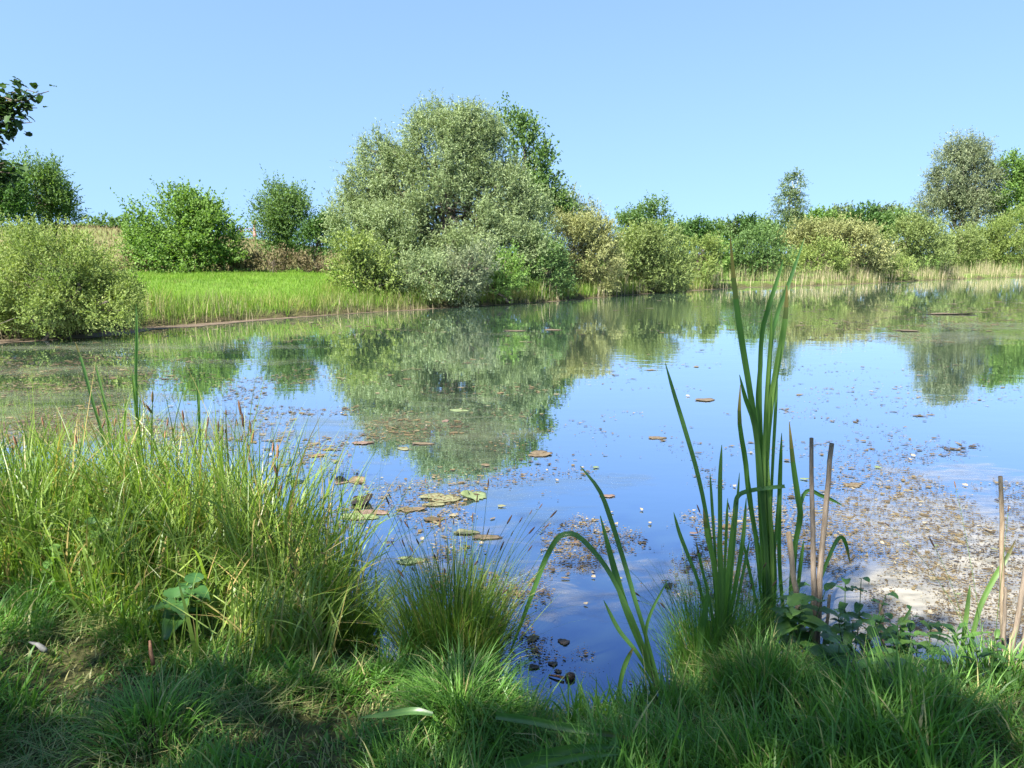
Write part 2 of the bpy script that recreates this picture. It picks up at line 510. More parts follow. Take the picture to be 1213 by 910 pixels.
def crown_mesh(ells, rng, L, W, cover=3.4, twig=0.6, per=9, up=0.5, out=0.9, droop=0.0, sub=0.30, shell=(0.55, 0.97), spread=0.75, nsub=1.0, low=False):
    """leaf quads on little twigs, the twigs in clumps near the surface of each ellipsoid (cx,cy,cz,rx,ry,rz)"""
    P, Dr, T = [], [], []
    centres = []
    for (cx, cy, cz, rx, ry, rz) in ells:
        area = math.pi * rx * rz
        nleaf = max(60, int(cover * area / (0.5 * L * W)))
        nt = max(8, nleaf // per)
        rm = (rx * ry * rz) ** (1 / 3)
        ns = max(6, int(nsub * 26 * max(1.0, area / (rm * rm * math.pi))))
        dirs = norm(rng.normal(0, 1, (ns, 3)))
        if not low:
            dirs[:, 2] = np.where(dirs[:, 2] < -0.55, -dirs[:, 2], dirs[:, 2])
        u = rng.uniform(shell[0], shell[1], (ns, 1)) - sub * 0.5
        c = np.array([cx, cy, cz])
        rad = np.array([rx, ry, rz])
        sc = c + dirs * u * rad
        centres.append(sc)
        stone = rng.normal(0, 0.11, ns)
        k = rng.integers(0, ns, nt)
        p0 = sc[k] + np.clip(rng.normal(0, 1, (nt, 3)), -1.9, 1.9) * sub * 0.55 * rad * rng.uniform(0.6, 1.25, (nt, 1))
        outw = norm((p0 - c) / rad)
        d = norm(outw * out + np.array([0, 0, up]) + rng.normal(0, 0.45, (nt, 3)))
        tl = twig * rng.uniform(0.5, 1.3, nt)
        ttone = stone[k] + rng.normal(0, 0.10, nt)
        j = (np.arange(per) + rng.uniform(0, 1, (nt, per))) / per
        p = p0[:, None, :] + d[:, None, :] * (tl[:, None] * j)[:, :, None]
        p[:, :, 2] -= droop * (tl[:, None] * j ** 2)
        ld = norm(d[:, None, :] * 0.55 + rng.normal(0, spread * 0.75, (nt, per, 3)) + np.array([0, 0, -droop * 0.8]))
        P.append(p.reshape(-1, 3)); Dr.append(ld.reshape(-1, 3))
        T.append((0.5 + ttone[:, None] + rng.normal(0, 0.11, (nt, per))).ravel())
    P = np.concatenate(P); Dr = np.concatenate(Dr); T = np.clip(np.concatenate(T), 0.02, 0.98)
    n = len(P)
    v, f = leaves_from(P, Dr, L * rng.uniform(0.6, 1.3, n), W * rng.uniform(0.7, 1.25, n), rng)
    return v, f, T, np.concatenate(centres)


def tube_mesh(paths, sides=7):
    """paths: list of (points (n,3), radii (n,)) -> one mesh of tapered tubes"""
    V, Fc, off = [], [], 0
    for pts, rad in paths:
        pts = np.asarray(pts, float); rad = np.asarray(rad, float)
        n = len(pts)
        tan = np.gradient(pts, axis=0); tan = norm(tan)
        ref = np.where(np.abs(tan[:, 2:3]) > 0.9, np.array([[1.0, 0, 0]]), np.array([[0, 0, 1.0]]))
        a = norm(np.cross(tan, ref)); b = np.cross(tan, a)
        ang = np.linspace(0, 2 * math.pi, sides, endpoint=False)
        ring = pts[:, None, :] + rad[:, None, None] * (np.cos(ang)[None, :, None] * a[:, None, :] + np.sin(ang)[None, :, None] * b[:, None, :])
        V.append(ring.reshape(-1, 3))
        for i in range(n - 1):
            for k in range(sides):
                k2 = (k + 1) % sides
                Fc.append((off + i * sides + k, off + i * sides + k2, off + (i + 1) * sides + k2, off + (i + 1) * sides + k))
        V.append(np.array([pts[-1] + tan[-1] * rad[-1] * 0.4]))
        for k in range(sides):
            Fc.append((off + (n - 1) * sides + k, off + (n - 1) * sides + (k + 1) % sides, off + n * sides))
        off += n * sides + 1
    return np.concatenate(V), Fc


def smooth_path(pts, n):
    pts = np.asarray(pts, float)
    if len(pts) == 2:
        t = np.linspace(0, 1, n)[:, None]
        return pts[0] * (1 - t) + pts[1] * t
    P = np.concatenate([[2 * pts[0] - pts[1]], pts, [2 * pts[-1] - pts[-2]]])
    seg = len(pts) - 1
    u = np.linspace(0, seg - 1e-6, n)
    i = u.astype(int); t = (u - i)[:, None]
    p0, p1, p2, p3 = P[i], P[i + 1], P[i + 2], P[i + 3]
    return 0.5 * (2 * p1 + (p2 - p0) * t + (2 * p0 - 5 * p1 + 4 * p2 - p3) * t * t + (3 * p1 - p0 - 3 * p2 + p3) * t ** 3)


def limb(p0, p1, r0, r1, rng, wob=0.06, n=7):
    p0 = np.asarray(p0, float); p1 = np.asarray(p1, float)
    t = np.linspace(0, 1, n)[:, None]
    p = p0 * (1 - t) + p1 * t
    p[1:-1] += rng.normal(0, wob * np.linalg.norm(p1 - p0) * 0.5, (n - 2, 3))
    p[:, 2] += (np.sin(t * math.pi) * 0.07 * np.linalg.norm(p1[:2] - p0[:2])).ravel()
    return p, np.linspace(r0, r1, n)


def make_plant(name, label, cat, base, ells, mat, rng, trunk_r=0.15, trunk_n=1, bark='bark', part='crown', group=None, nlimb=10, **kw):
    base = np.array(base, float)
    t = thing(name, label, cat, tuple(base), group)
    v, f, tone, cen = crown_mesh(ells, rng, low=kw.pop('low', part == 'foliage'), **kw)
    paths = []
    for s in range(trunk_n):
        a = base + np.array([rng.normal(0, 0.3) if trunk_n > 1 else 0, rng.normal(0, 0.3) if trunk_n > 1 else 0, -0.15])
        e = ells[s % len(ells)]
        top = np.array([e[0], e[1], e[2] + e[5] * 0.35])
        pth, rad = limb(a, top, trunk_r / math.sqrt(trunk_n), trunk_r * 0.25, rng, 0.05, 9)
        paths.append((pth, rad))
        pick = rng.choice(len(cen), min(nlimb, len(cen)), replace=False)
        for q in pick:
            i = rng.integers(2, 7)
            paths.append(limb(pth[i], cen[q], rad[i] * 0.55, trunk_r * 0.06, rng, 0.08, 6))
    tv, tf = tube_mesh(paths, 6)
    mesh_obj('trunk' if part == 'crown' else 'stem', tv, tf, M[bark], t)
    mesh_obj(part, v, f, M[mat], t, tone, smooth=False)
    return t


def px_ells(ell, D):
    """ellipses in photo pixels (cx,cy,rx,ry[,depth shift, depth radius factor]) at distance D -> ellipsoids in the place"""
    out = []
    for e in ell:
        cx, cy, rx, ry = e[:4]
        dd = e[4] if len(e) > 4 else 0.0
        kf = e[5] if len(e) > 5 else 0.9
        Y = D + dd
        c = at(cx, cy, Y)
        s = Y / FPX / CP
        out.append((c[0], c[1], c[2], rx * s, rx * s * kf, ry * s))
    return out


def plant_px(name, label, cat, ell, D, mat, seed, base_px=None, **kw):
    rng = np.random.default_rng(seed)
    E = px_ells(ell, D)
    bx = at(base_px if base_px is not None else ell[0][0], 330, D)[0]
    z = max(gz(bx, D), 0.0)
    return make_plant(name, label, cat, (bx, D, z), E, mat, rng, **kw)


TG = 'trees beyond the pond'
SG = 'shrubs along the far bank'

# ---- far bank, left to right --------------------------------------------------
plant_px('willow_shrub', 'broad olive green willow shrub at the left edge, leaning over the muddy shore', 'shrub',
         [(52, 335, 88, 72), (-20, 335, 70, 66, 1), (95, 352, 52, 46, -0.5), (130, 366, 36, 26, -0.7), (40, 375, 60, 24, -1), (148, 352, 20, 30, 0)], 19.6, 'sallow', 101,
         part='foliage', L=0.075, W=0.032, cover=4.4, twig=0.35, up=0.6, trunk_n=5, trunk_r=0.12, per=10, sub=0.28, nlimb=8, group=SG)
plant_px('green_tree', 'bright green feathery tree behind the willow shrub at far left', 'tree',
         [(42, 232, 34, 40), (22, 252, 34, 30), (70, 248, 22, 26), (60, 215, 14, 24)], 46, 'mid', 102, base_px=42,
         L=0.18, W=0.078, cover=3.8, twig=0.8, up=0.8, trunk_r=0.22, group=TG)
plant_px('spruce_tree', 'slender pointed spruce on the right side of the far left tree cluster', 'tree',
         [(64, 226, 7, 26), (66, 246, 14, 22), (70, 262, 20, 16)], 48, 'dark', 103, base_px=66, L=0.22, W=0.07, cover=4, twig=0.7, up=0.5, trunk_r=0.15, group=TG)
plant_px('dark_tree', 'dark shaded tree cut by the left edge of the picture', 'tree',
         [(-10, 235, 46, 40), (8, 255, 30, 26), (-50, 225, 50, 50)], 42, 'dark', 104, base_px=-20, L=0.18, W=0.085, cover=4, twig=0.7, trunk_r=0.25, group=TG)
for k, (ell, lab) in enumerate([([(108, 272, 14, 10), (122, 270, 12, 10)], 'small dark round tree on the hill crest, left of the pair there'),
                                ([(140, 271, 13, 11), (152, 270, 11, 11)], 'small dark round tree on the hill crest, right of the pair there')]):
    plant_px('round_tree', lab, 'tree', ell, 88, 'mid', 110 + k, L=0.40, W=0.2, cover=3.6, twig=0.9, trunk_r=0.2, group=TG)
plant_px('maple_tree', 'bright green round broadleaf tree standing alone at the top of the grass slope', 'tree',
         [(222, 279, 62, 48), (183, 283, 40, 40, 0), (258, 288, 32, 36, 0), (215, 252, 34, 26, 0), (235, 255, 30, 24), (222, 305, 62, 22, -0.6)], 43, 'bright', 120, base_px=224,
         L=0.16, W=0.10, cover=4.2, low=True, twig=0.75, up=0.75, trunk_r=0.2, spread=0.9, group=TG)
plant_px('ash_tree', 'dark green upright tree left of the big willow, taller of the two there', 'tree',
         [(338, 262, 34, 38), (332, 240, 22, 18), (348, 246, 22, 18), (355, 288, 30, 22), (325, 280, 20, 24)], 50, 'mid', 121, base_px=340,
         L=0.16, W=0.08, cover=4.4, low=True, twig=0.9, up=0.7, trunk_r=0.22, group=TG)
plant_px('hawthorn_tree', 'small dark green tree squeezed between the upright tree and the big willow', 'tree',
         [(375, 288, 26, 24), (385, 274, 16, 14), (395, 285, 22, 28)], 48, 'dark', 122, base_px=375, L=0.18, W=0.085, cover=4, twig=0.7, trunk_r=0.15, group=TG)
for k, (e, lab) in enumerate([([(290, 314, 24, 13), (276, 318, 18, 10)], 'low brownish heath shrub beside the bright round tree'),
                              ([(325, 312, 24, 13)], 'low brownish heath shrub, middle one of the row behind the grass slope'),
                              ([(362, 316, 26, 11), (385, 318, 14, 10)], 'low brownish heath shrub beside the big willow'),
                              ([(160, 312, 18, 14), (178, 318, 14, 9)], 'low pinkish brown heath shrub left of the bright round tree')]):
    plant_px('heath_shrub', lab, 'shrub', e, 43.5, 'heath', 130 + k, part='foliage', L=0.2, W=0.06, cover=3.2, twig=0.5, up=1.0, trunk_n=3, trunk_r=0.06, nlimb=5, group=SG)

# distant crane seen between the trees
cb = at(301, 262, 230)
ct = thing('tower_crane', 'pale pink crane top far away, in the gap left of the upright dark tree', 'crane', (float(cb[0]), 230.0, gz(cb[0], 230)))
def bar(a, b, r): return (np.array([a, b]), np.array([r, r]))
zx, zt = float(cb[0]), float(cb[2])
zb = gz(zx, 230)
mast = []
for sx in (-.3, .3):
    for sy in (-.3, .3):
        mast.append(bar((zx + sx, 230 + sy, zb), (zx + sx, 230 + sy, zt - 3.4), 0.13))
zz = zb
while zz < zt - 4:
    mast += [bar((zx - .3, 229.7, zz), (zx + .3, 229.7, zz + 1.2), 0.06), bar((zx + .3, 230.3, zz), (zx - .3, 230.3, zz + 1.2), 0.06)]
    zz += 1.2
v, f = tube_mesh(mast, 5); mesh_obj('mast', v, f, M['crane'], ct)
jj = [bar((zx - 9, 230, zt - 2.8), (zx + 4, 230, zt - 3.2), 0.14), bar((zx - 9, 230, zt - 2.2), (zx, 230, zt - 2.2), 0.1)]
for q in range(9):
    jj.append(bar((zx - q, 230, zt - 3.0), (zx - q - .5, 230, zt - 2.2), 0.06))
v, f = tube_mesh(jj, 5); mesh_obj('jib', v, f, M['crane'], ct)
v, f = tube_mesh([(np.array([(zx, 230, zt - 3.4), (zx, 230, zt - 1)]), np.array([0.5, 0.25])), (np.array([(zx, 230, zt - 1), (zx, 230, zt - .6), (zx, 230, zt)]), np.array([.3, .8, .7]))], 8)
mesh_obj('tower_head', v, f, M['crane'], ct)
v, f = tube_mesh([(np.array([(zx + .2, 229.4, zt - 4.6), (zx + .2, 229.4, zt - 3.0)]), np.array([0.6, 0.5]))], 6)
mesh_obj('cab', v, f, M['crane'], ct)

# the big willow
plant_px('willow_tree', 'big silvery green willow in the middle of the far bank, tallest tree', 'tree',
         [(530, 196, 56, 66), (566, 198, 45, 62, 0.5), (482, 226, 48, 58), (440, 245, 38, 58, 0.3), (418, 272, 30, 46),
          (588, 246, 46, 56, 0.3), (618, 276, 38, 50, 0.5), (535, 268, 60, 66, -1.2), (470, 292, 56, 54, -1.2), (510, 165, 30, 34), (559, 160, 33, 32, 0.3),
          (600, 304, 54, 44, -0.8), (545, 315, 64, 42, -1.6), (447, 194, 20, 34, 0.4), (452, 310, 44, 40, -0.5)], 37.5, 'willow', 150, base_px=535,
         L=0.15, W=0.042, cover=3.7, twig=0.85, up=0.75, out=0.6, droop=0.25, trunk_n=6, trunk_r=0.55, per=12, sub=0.24, nlimb=12, nsub=1.25, group=TG)
plant_px('sycamore_tree', 'dark to bright green broadleaf tree rising behind the right side of the big willow', 'tree',
         [(619, 174, 15, 32), (638, 208, 20, 36), (648, 246, 24, 36), (602, 156, 12, 24), (625, 164, 10, 18), (655, 262, 24, 30), (625, 250, 40, 40)], 44, 'mid', 151, base_px=622,
         L=0.19, W=0.115, cover=3.6, twig=0.9, up=0.8, trunk_r=0.3, group=TG)
plant_px('grey_tree', 'thin greyish tree top showing right of the broadleaf tree', 'tree',
         [(674, 246, 16, 18), (684, 258, 14, 16), (700, 262, 12, 20), (690, 280, 30, 24)], 50, 'grey', 152, base_px=684, L=0.22, W=0.07, cover=2.4, twig=0.8, up=0.9, trunk_r=0.12, group=TG)
sh = [
    ([(430, 322, 38, 44), (420, 302, 26, 26), (450, 343, 32, 26)], 30.5, 'sallow', 'yellow green bush at the left foot of the big willow', 0),
    ([(500, 334, 40, 34), (480, 326, 30, 30)], 31.2, 'willow', 'grey green bush under the left half of the big willow', 0),
    ([(545, 338, 36, 32), (560, 315, 34, 24)], 32.0, 'grey', 'silvery bush under the middle of the big willow', 0),
    ([(592, 325, 32, 34), (580, 342, 30, 20)], 33.6, 'bright', 'bright green bush under the right half of the big willow', 0),
    ([(635, 315, 32, 42), (650, 330, 28, 28)], 36.5, 'mid', 'dark green bush at the right foot of the big willow', 0),
    ([(690, 302, 42, 48), (672, 285, 28, 34), (708, 318, 32, 36), (700, 280, 26, 28)], 40, 'pale', 'pale pinkish olive bush right of the big willow', 0),
    ([(770, 312, 46, 42), (748, 320, 32, 34), (775, 285, 34, 22), (795, 322, 32, 28)], 44, 'olive', 'rounded olive bush in front of the small dark green tree', 0),
    ([(752, 300, 22, 32), (738, 310, 20, 38)], 45.5, 'sallow', 'light green bush between the pale bush and the rounded olive bush', 0),
    ([(822, 312, 34, 30), (835, 298, 22, 18)], 50, 'sallow', 'green bush right of the rounded olive bush', 0),
]
for k, (e, D, m, lab, _) in enumerate(sh):
    plant_px('bush', lab, 'shrub', e, D, m, 160 + k, part='foliage', L=0.125 if D < 38 else 0.15, W=0.048 if m in ('willow', 'grey', 'pale') else 0.066, cover=4.0, twig=0.5, sub=0.24, nsub=1.4,
             up=0.65, trunk_n=4, trunk_r=0.14, nlimb=6, group=SG)
plant_px('small_tree', 'dark green pointed tree peeping over the rounded olive bush', 'tree',
         [(762, 266, 30, 18), (776, 258, 12, 20), (748, 272, 22, 14), (765, 290, 34, 20)], 60, 'mid', 175, base_px=765, L=0.21, W=0.11, cover=3.8, twig=0.9, up=0.9, trunk_r=0.2, group=TG)
# far treeline in the middle
tl = [(795, 276, 16, 10, 120, 'mid'), (812, 275, 14, 9, 135, 'dark'), (828, 274, 14, 11, 125, 'dark'), (845, 274, 16, 9, 130, 'mid'), (862, 273, 12, 8, 140, 'birch'),
      (876, 269, 10, 10, 140, 'dark'), (888, 268, 10, 9, 138, 'dark'), (902, 270, 12, 8, 142, 'mid'), (915, 272, 10, 8, 135, 'mid'),
      (950, 270, 16, 12, 130, 'mid'), (975, 262, 22, 10, 128, 'bright'), (1000, 258, 24, 11, 130, 'birch'), (1030, 258, 22, 10, 126, 'dark'), (1050, 256, 20, 9, 128, 'birch'),
      (1072, 260, 18, 10, 124, 'mid')]
where = ['leftmost, beside the pointed tree', 'second from the left end', 'third from the left end, dark', 'fourth from the left end', 'pale one left of the dark pair',
         'left of the dark pair', 'right of the dark pair', 'just right of the dark pair', 'left of the tall birch', 'right behind the tall birch', 'bright one right of the tall birch',
         'pale one in the middle right', 'dark one over the pale bush', 'pale one left of the tall grey willow', 'one touching the tall grey willow']
for k, (cx, cy, rx, ry, D, m) in enumerate(tl):
    plant_px('distant_tree', 'distant tree in the far treeline, ' + where[k], 'tree',
             [(cx, cy, rx, ry), (cx - rx * .5, cy + ry * .5, rx * .7, ry * .9), (cx + rx * .5, cy + ry * .8, rx * .7, ry), (cx, cy + ry * 1.8, rx * 1.3, ry * 1.6)], D, m, 180 + k,
             L=0.45, W=0.26, cover=3.4, twig=1.3, up=0.9, trunk_r=0.25, nlimb=4, group=TG)
sh2 = [
    ([(853, 305, 15, 24), (850, 318, 16, 14)], 56, 'bright', 'yellow green small bush left of the dark green bush by the tall reed tips'),
    ([(892, 300, 30, 28), (905, 292, 24, 22), (880, 312, 26, 20), (918, 305, 22, 22)], 57, 'mid', 'dark green spreading bush behind the tall cattail tips'),
    ([(985, 292, 56, 28), (960, 285, 40, 22), (1020, 298, 40, 26), (1000, 275, 40, 14), (940, 300, 30, 24)], 64, 'pale', 'wide pale straw green bush under the tall birch'),
    ([(975, 308, 34, 20), (955, 312, 26, 16)], 61, 'sallow', 'green bush in front of the wide pale bush'),
    ([(1075, 288, 34, 30), (1052, 300, 26, 22), (1098, 292, 34, 30)], 72, 'olive', 'brownish olive bush left of the tall grey willow foot'),
    ([(1030, 310, 30, 14), (1060, 314, 26, 12)], 66, 'sallow', 'low green bush behind the pale reeds'),
    ([(1120, 300, 30, 24), (1140, 290, 26, 26)], 84, 'olive', 'dark olive bush under the tall grey willow'),
    ([(1180, 292, 42, 30), (1160, 302, 32, 22), (1205, 280, 40, 34), (1240, 295, 40, 30)], 87, 'sallow', 'large light green bush at the right edge of the bank'),
    ([(1290, 292, 60, 34), (1340, 285, 50, 40)], 95, 'olive', 'olive bush beyond the right edge'),
]
for k, (e, D, m, lab) in enumerate(sh2):
    plant_px('bush', lab, 'shrub', e, D, m, 210 + k, part='foliage', L=0.21, W=0.09, cover=4.0, twig=0.7, sub=0.24, nsub=1.4, up=0.65, trunk_n=4, trunk_r=0.14, nlimb=5, group=SG)
plant_px('conifer_tree', 'tiny dark conical tree behind the pale bush, left of the grey willow', 'tree',
         [(1050, 272, 9, 10), (1049, 282, 13, 12), (1050, 264, 5, 8)], 90, 'mid', 225, base_px=1050, L=0.4, W=0.18, cover=4, twig=0.6, trunk_r=0.15, group=TG)
plant_px('birch_tree', 'tall slim birch rising alone above the pale bush', 'tree',
         [(938, 222, 9, 18), (932, 240, 13, 18), (943, 245, 10, 22), (930, 258, 15, 12), (945, 216, 6, 14), (938, 268, 18, 16)], 83, 'birch', 226, base_px=938, bark='birchbark',
         L=0.23, W=0.10, cover=2.7, twig=0.9, up=0.1, droop=0.5, trunk_r=0.2, group=TG)
plant_px('grey_willow_tree', 'tall rounded silver grey willow towards the right edge', 'tree',
         [(1140, 205, 34, 40), (1120, 232, 32, 34), (1158, 215, 28, 40), (1135, 255, 44, 34), (1110, 255, 24, 24), (1160, 255, 30, 30), (1148, 185, 24, 22)], 98, 'grey', 227, base_px=1140,
         L=0.30, W=0.095, cover=3.1, twig=1.5, up=0.7, out=0.6, droop=0.25, trunk_n=3, trunk_r=0.5, per=11, sub=0.26, group=TG)
plant_px('oak_tree', 'bright green broadleaf tree cut by the right edge of the picture', 'tree',
         [(1212, 228, 30, 36), (1195, 255, 30, 28), (1230, 250, 44, 44), (1200, 205, 18, 20), (1260, 240, 50, 50)], 96, 'bright', 228, base_px=1220,
         L=0.26, W=0.155, cover=3.8, twig=1.1, up=0.6, trunk_r=0.4, group=TG)


# ------------------------------------------------------------------ blades
def blades(base, az, lean, bend, length, width, tone, rng, seg=4, vfold=0.0, tipw=0.04, power=1.6, twist=0.9):
    """bent tapering ribbons; one tone per blade"""
    n = len(base)
    t = np.linspace(0, 1, seg + 1)
    th = lean[:, None] + bend[:, None] * t[None, :] ** power
    ds = length[:, None] / seg
    tm = (th[:, 1:] + th[:, :-1]) * 0.5
    h = np.concatenate([np.zeros((n, 1)), np.cumsum(np.sin(tm) * ds, 1)], 1)
    z = np.concatenate([np.zeros((n, 1)), np.cumsum(np.cos(tm) * ds, 1)], 1)
    c = base[:, None, :] + np.stack([np.cos(az)[:, None] * h, np.sin(az)[:, None] * h, z], 2)
    psi = az + math.pi / 2 + rng.normal(0, twist, n)
    side = np.stack([np.cos(psi), np.sin(psi), np.zeros(n)], 1)
    prof = (0.75 + 0.25 * np.sin(np.clip(t * 2.2, 0, math.pi))) * (1 - t ** 2.2) + tipw
    w = width[:, None] * prof[None, :]
    L_ = c - side[:, None, :] * w[:, :, None] * 0.5
    R_ = c + side[:, None, :] * w[:, :, None] * 0.5
    v = np.stack([L_, R_], 2).reshape(-1, 3)
    b0 = (np.arange(n) * (seg + 1) * 2)[:, None] + (np.arange(seg) * 2)[None, :]
    f = np.stack([b0, b0 + 1, b0 + 3, b0 + 2], 2).reshape(-1, 4).astype(np.int32)
    tn = np.repeat(tone, seg)
    return v, f, tn


def join(parts):
    V, Fs, T, off = [], [], [], 0
    for v, f, t in parts:
        V.append(v); Fs.append(f + off); T.append(t); off += len(v)
    return np.concatenate(V), np.concatenate(Fs), np.concatenate(T)


def grass_tone(rng, n, dead=0.08, mean=0.62, sd=0.16):
    t = np.clip(rng.normal(mean, sd, n), 0.34, 1.0)
    return np.where(rng.uniform(0, 1, n) < dead, rng.uniform(0.0, 0.12, n), t)


def scatter(n, x0, x1, y0, y1, rng, keep):
    x = rng.uniform(x0, x1, n); y = rng.uniform(y0, y1, n)
    k = keep(x, y)
    return x[k], y[k]


# ---- short turf on the near bank (stuff): tufts of differing vigour, trampled and mixed with straw
rng = np.random.default_rng(301)
parts = []
def near_keep(x, y):
    d = sdf(x, y)
    den = sstep(0.30, 0.62, fbm(x * 2.6, y * 2.6, 41, 3))
    return (d > 0.0) & (np.abs(x) < 0.72 * y + 0.9) & (rng.uniform(0, 1, len(x)) < 0.6 + 0.4 * den)
x, y = scatter(170000, -3.9, 3.9, 1.35, 5.2, rng, near_keep)
n = len(x)
z = height(x, y)
vig = fbm(x * 3.1, y * 3.1, 77, 3)
flow = 2 * math.pi * fbm(x * 1.3, y * 1.3, 55, 2) * 2.0
az = flow + rng.normal(0, 1.4, n)
length = (0.07 + 0.22 * sstep(0.36, 0.66, vig)) * rng.uniform(0.55, 1.35, n)
length = length * (1 - 0.6 * sstep(2.5, 3.0, y) * sstep(0.2, 0.5, x)) * (1 - 0.35 * sstep(0.1, -0.5, x))
length = length * (1 - 0.6 * np.exp(-np.maximum(sdf(x, y), 0) / 0.22) * sstep(-0.2, 0.05, x))
lean = np.abs(rng.normal(0.25, 0.40, n)) + 0.35 * (1 - vig)
bend = np.abs(rng.normal(0.9, 0.55, n))
dead = np.where(rng.uniform(0, 1, n) < 0.07 + 0.34 * sstep(0.60, 0.38, vig), 1, 0)
tone = np.where(dead == 1, rng.uniform(0, 0.14, n), np.clip(rng.normal(0.56, 0.15, n) + (vig - .5) * 0.3, 0.34, 1))
parts.append(blades(np.stack([x, y, z - 0.01], 1), az, lean, bend, length, rng.uniform(0.0035, 0.0085, n) * np.where(rng.uniform(0, 1, n) < 0.15, 1.7, 1.0), tone, rng, 4))
# coarse broad grass towards the lower right
x, y = scatter(9000, 0.2, 3.0, 1.6, 3.4, rng, lambda x, y: (sdf(x, y) > 0.02) & (fbm(x * 3.2, y * 3.2, 95, 2) > 0.45))
n = len(x)
parts.append(blades(np.stack([x, y, height(x, y) - 0.01], 1), rng.uniform(0, 6.28, n), np.abs(rng.normal(0.15, 0.2, n)), np.abs(rng.normal(0.6, 0.5, n)),
                    rng.uniform(0.10, 0.28, n) * (1 - 0.5 * sstep(2.5, 3.05, y)), rng.uniform(0.007, 0.013, n), np.clip(rng.normal(0.55, 0.15, n), 0.34, 0.95), rng, 5))
# flattened straw
x, y = scatter(60000, -3.6, 3.6, 1.4, 4.4, rng, lambda x, y: (sdf(x, y) > 0.03) & (fbm(x * 2.1, y * 2.1, 91, 3) > 0.44))
n = len(x)
parts.append(blades(np.stack([x, y, height(x, y) + rng.uniform(0.01, 0.05, n)], 1), rng.uniform(0, 6.28, n), rng.uniform(1.2, 1.6, n), rng.normal(0, 0.4, n),
                    rng.uniform(0.08, 0.26, n), rng.uniform(0.002, 0.005, n), np.where(rng.uniform(0, 1, n) < 0.45, rng.uniform(0, 0.15, n), rng.uniform(0.2, 0.55, n)), rng, 3))
v, f, t = join(parts)
tag(mesh_obj('turf_grass', v, f, M['turf'], tone=t, smooth=True), 'short shaded green turf and straw on the near bank', 'grass', kind='stuff')

# ---- tall sunlit sedge stand on the left (stuff)
rng = np.random.default_rng(302)
def stand_keep(x, y):
    d = sdf(x, y)
    edge = 3.30 + 0.35 * np.sin(x * 2.1 + 1) + 0.25 * (fbm(x * 2, y * 0.3, 8, 2) - 0.5)
    right = -0.78 - 0.10 * np.sin(y * 4)
    return (y > edge) & (x < right) & (d > -0.28) & (rng.uniform(0, 1, len(x)) < 0.2 + 0.8 * sstep(0.34, 0.55, fbm(x * 3.6, y * 3.6, 61, 2)))
x, y = scatter(50000, -7.5, -0.6, 3.0, 7.0, rng, stand_keep)
n = len(x)
z = np.maximum(height(x, y), -0.15)
h = 0.36 + 0.54 * sstep(3.2, 4.2, y) * (0.6 + 0.8 * fbm(x * 1.6, y * 1.6, 13, 2))
h = np.minimum(h * (1 + 0.22 * sstep(-2.3, -1.3, x)), 1.0) * (1 - 0.2 * sstep(-2.2, -3.2, x))
length = h * rng.uniform(0.4, 1.12, n)
cw = fbm(x * 2.4, y * 2.4, 131, 2) * 4 * math.pi            # neighbouring blades lean together
az = np.where(rng.uniform(0, 1, n) < 0.65, cw + rng.normal(0, 0.5, n), rng.uniform(0, 6.28, n))
lean = np.abs(rng.normal(0.16, 0.20, n))
bend = np.abs(rng.normal(0.85, 0.75, n))
wide = rng.uniform(0.005, 0.0135, n) * np.where(rng.uniform(0, 1, n) < 0.14, 1.8, 1.0)
stone = (fbm(x * 1.9, y * 1.9, 141, 3) - 0.5) * 0.7
gt = grass_tone(rng, n, 0.10, 0.68, 0.16)
gt = np.where(gt > 0.3, np.clip(gt + stone, 0.34, 1), gt)
parts = [blades(np.stack([x, y, z - 0.02], 1), az, lean, bend, length, wide, gt, rng, 6)]
# taller stray blades that break the top of the stand
ms = 900
k = rng.choice(n, ms, replace=False)
parts.append(blades(np.stack([x[k], y[k], z[k]], 1), rng.uniform(0, 6.28, ms), np.abs(rng.normal(0.08, 0.12, ms)), np.abs(rng.normal(0.5, 0.5, ms)),
                    h[k] * rng.uniform(1.0, 1.5, ms), rng.uniform(0.004, 0.010, ms), grass_tone(rng, ms, 0.12, 0.6, 0.16), rng, 7))
# fallen and tangled blades lying across the stand
m_ = 2600
k = rng.choice(n, m_, replace=False)
parts.append(blades(np.stack([x[k], y[k], z[k] + h[k] * rng.uniform(0.15, 0.6, m_)], 1), rng.uniform(0, 6.28, m_), rng.uniform(0.9, 1.5, m_), rng.normal(0.5, 0.4, m_),
                    rng.uniform(0.25, 0.6, m_), rng.uniform(0.004, 0.011, m_), grass_tone(rng, m_, 0.22, 0.75, 0.15), rng, 6))
v, f, t = join(parts)
tag(mesh_obj('sedge_grass', v, f, M['sedge'], tone=t), 'tall sunlit yellow green sedge stand on the left bank', 'sedge', kind='stuff')

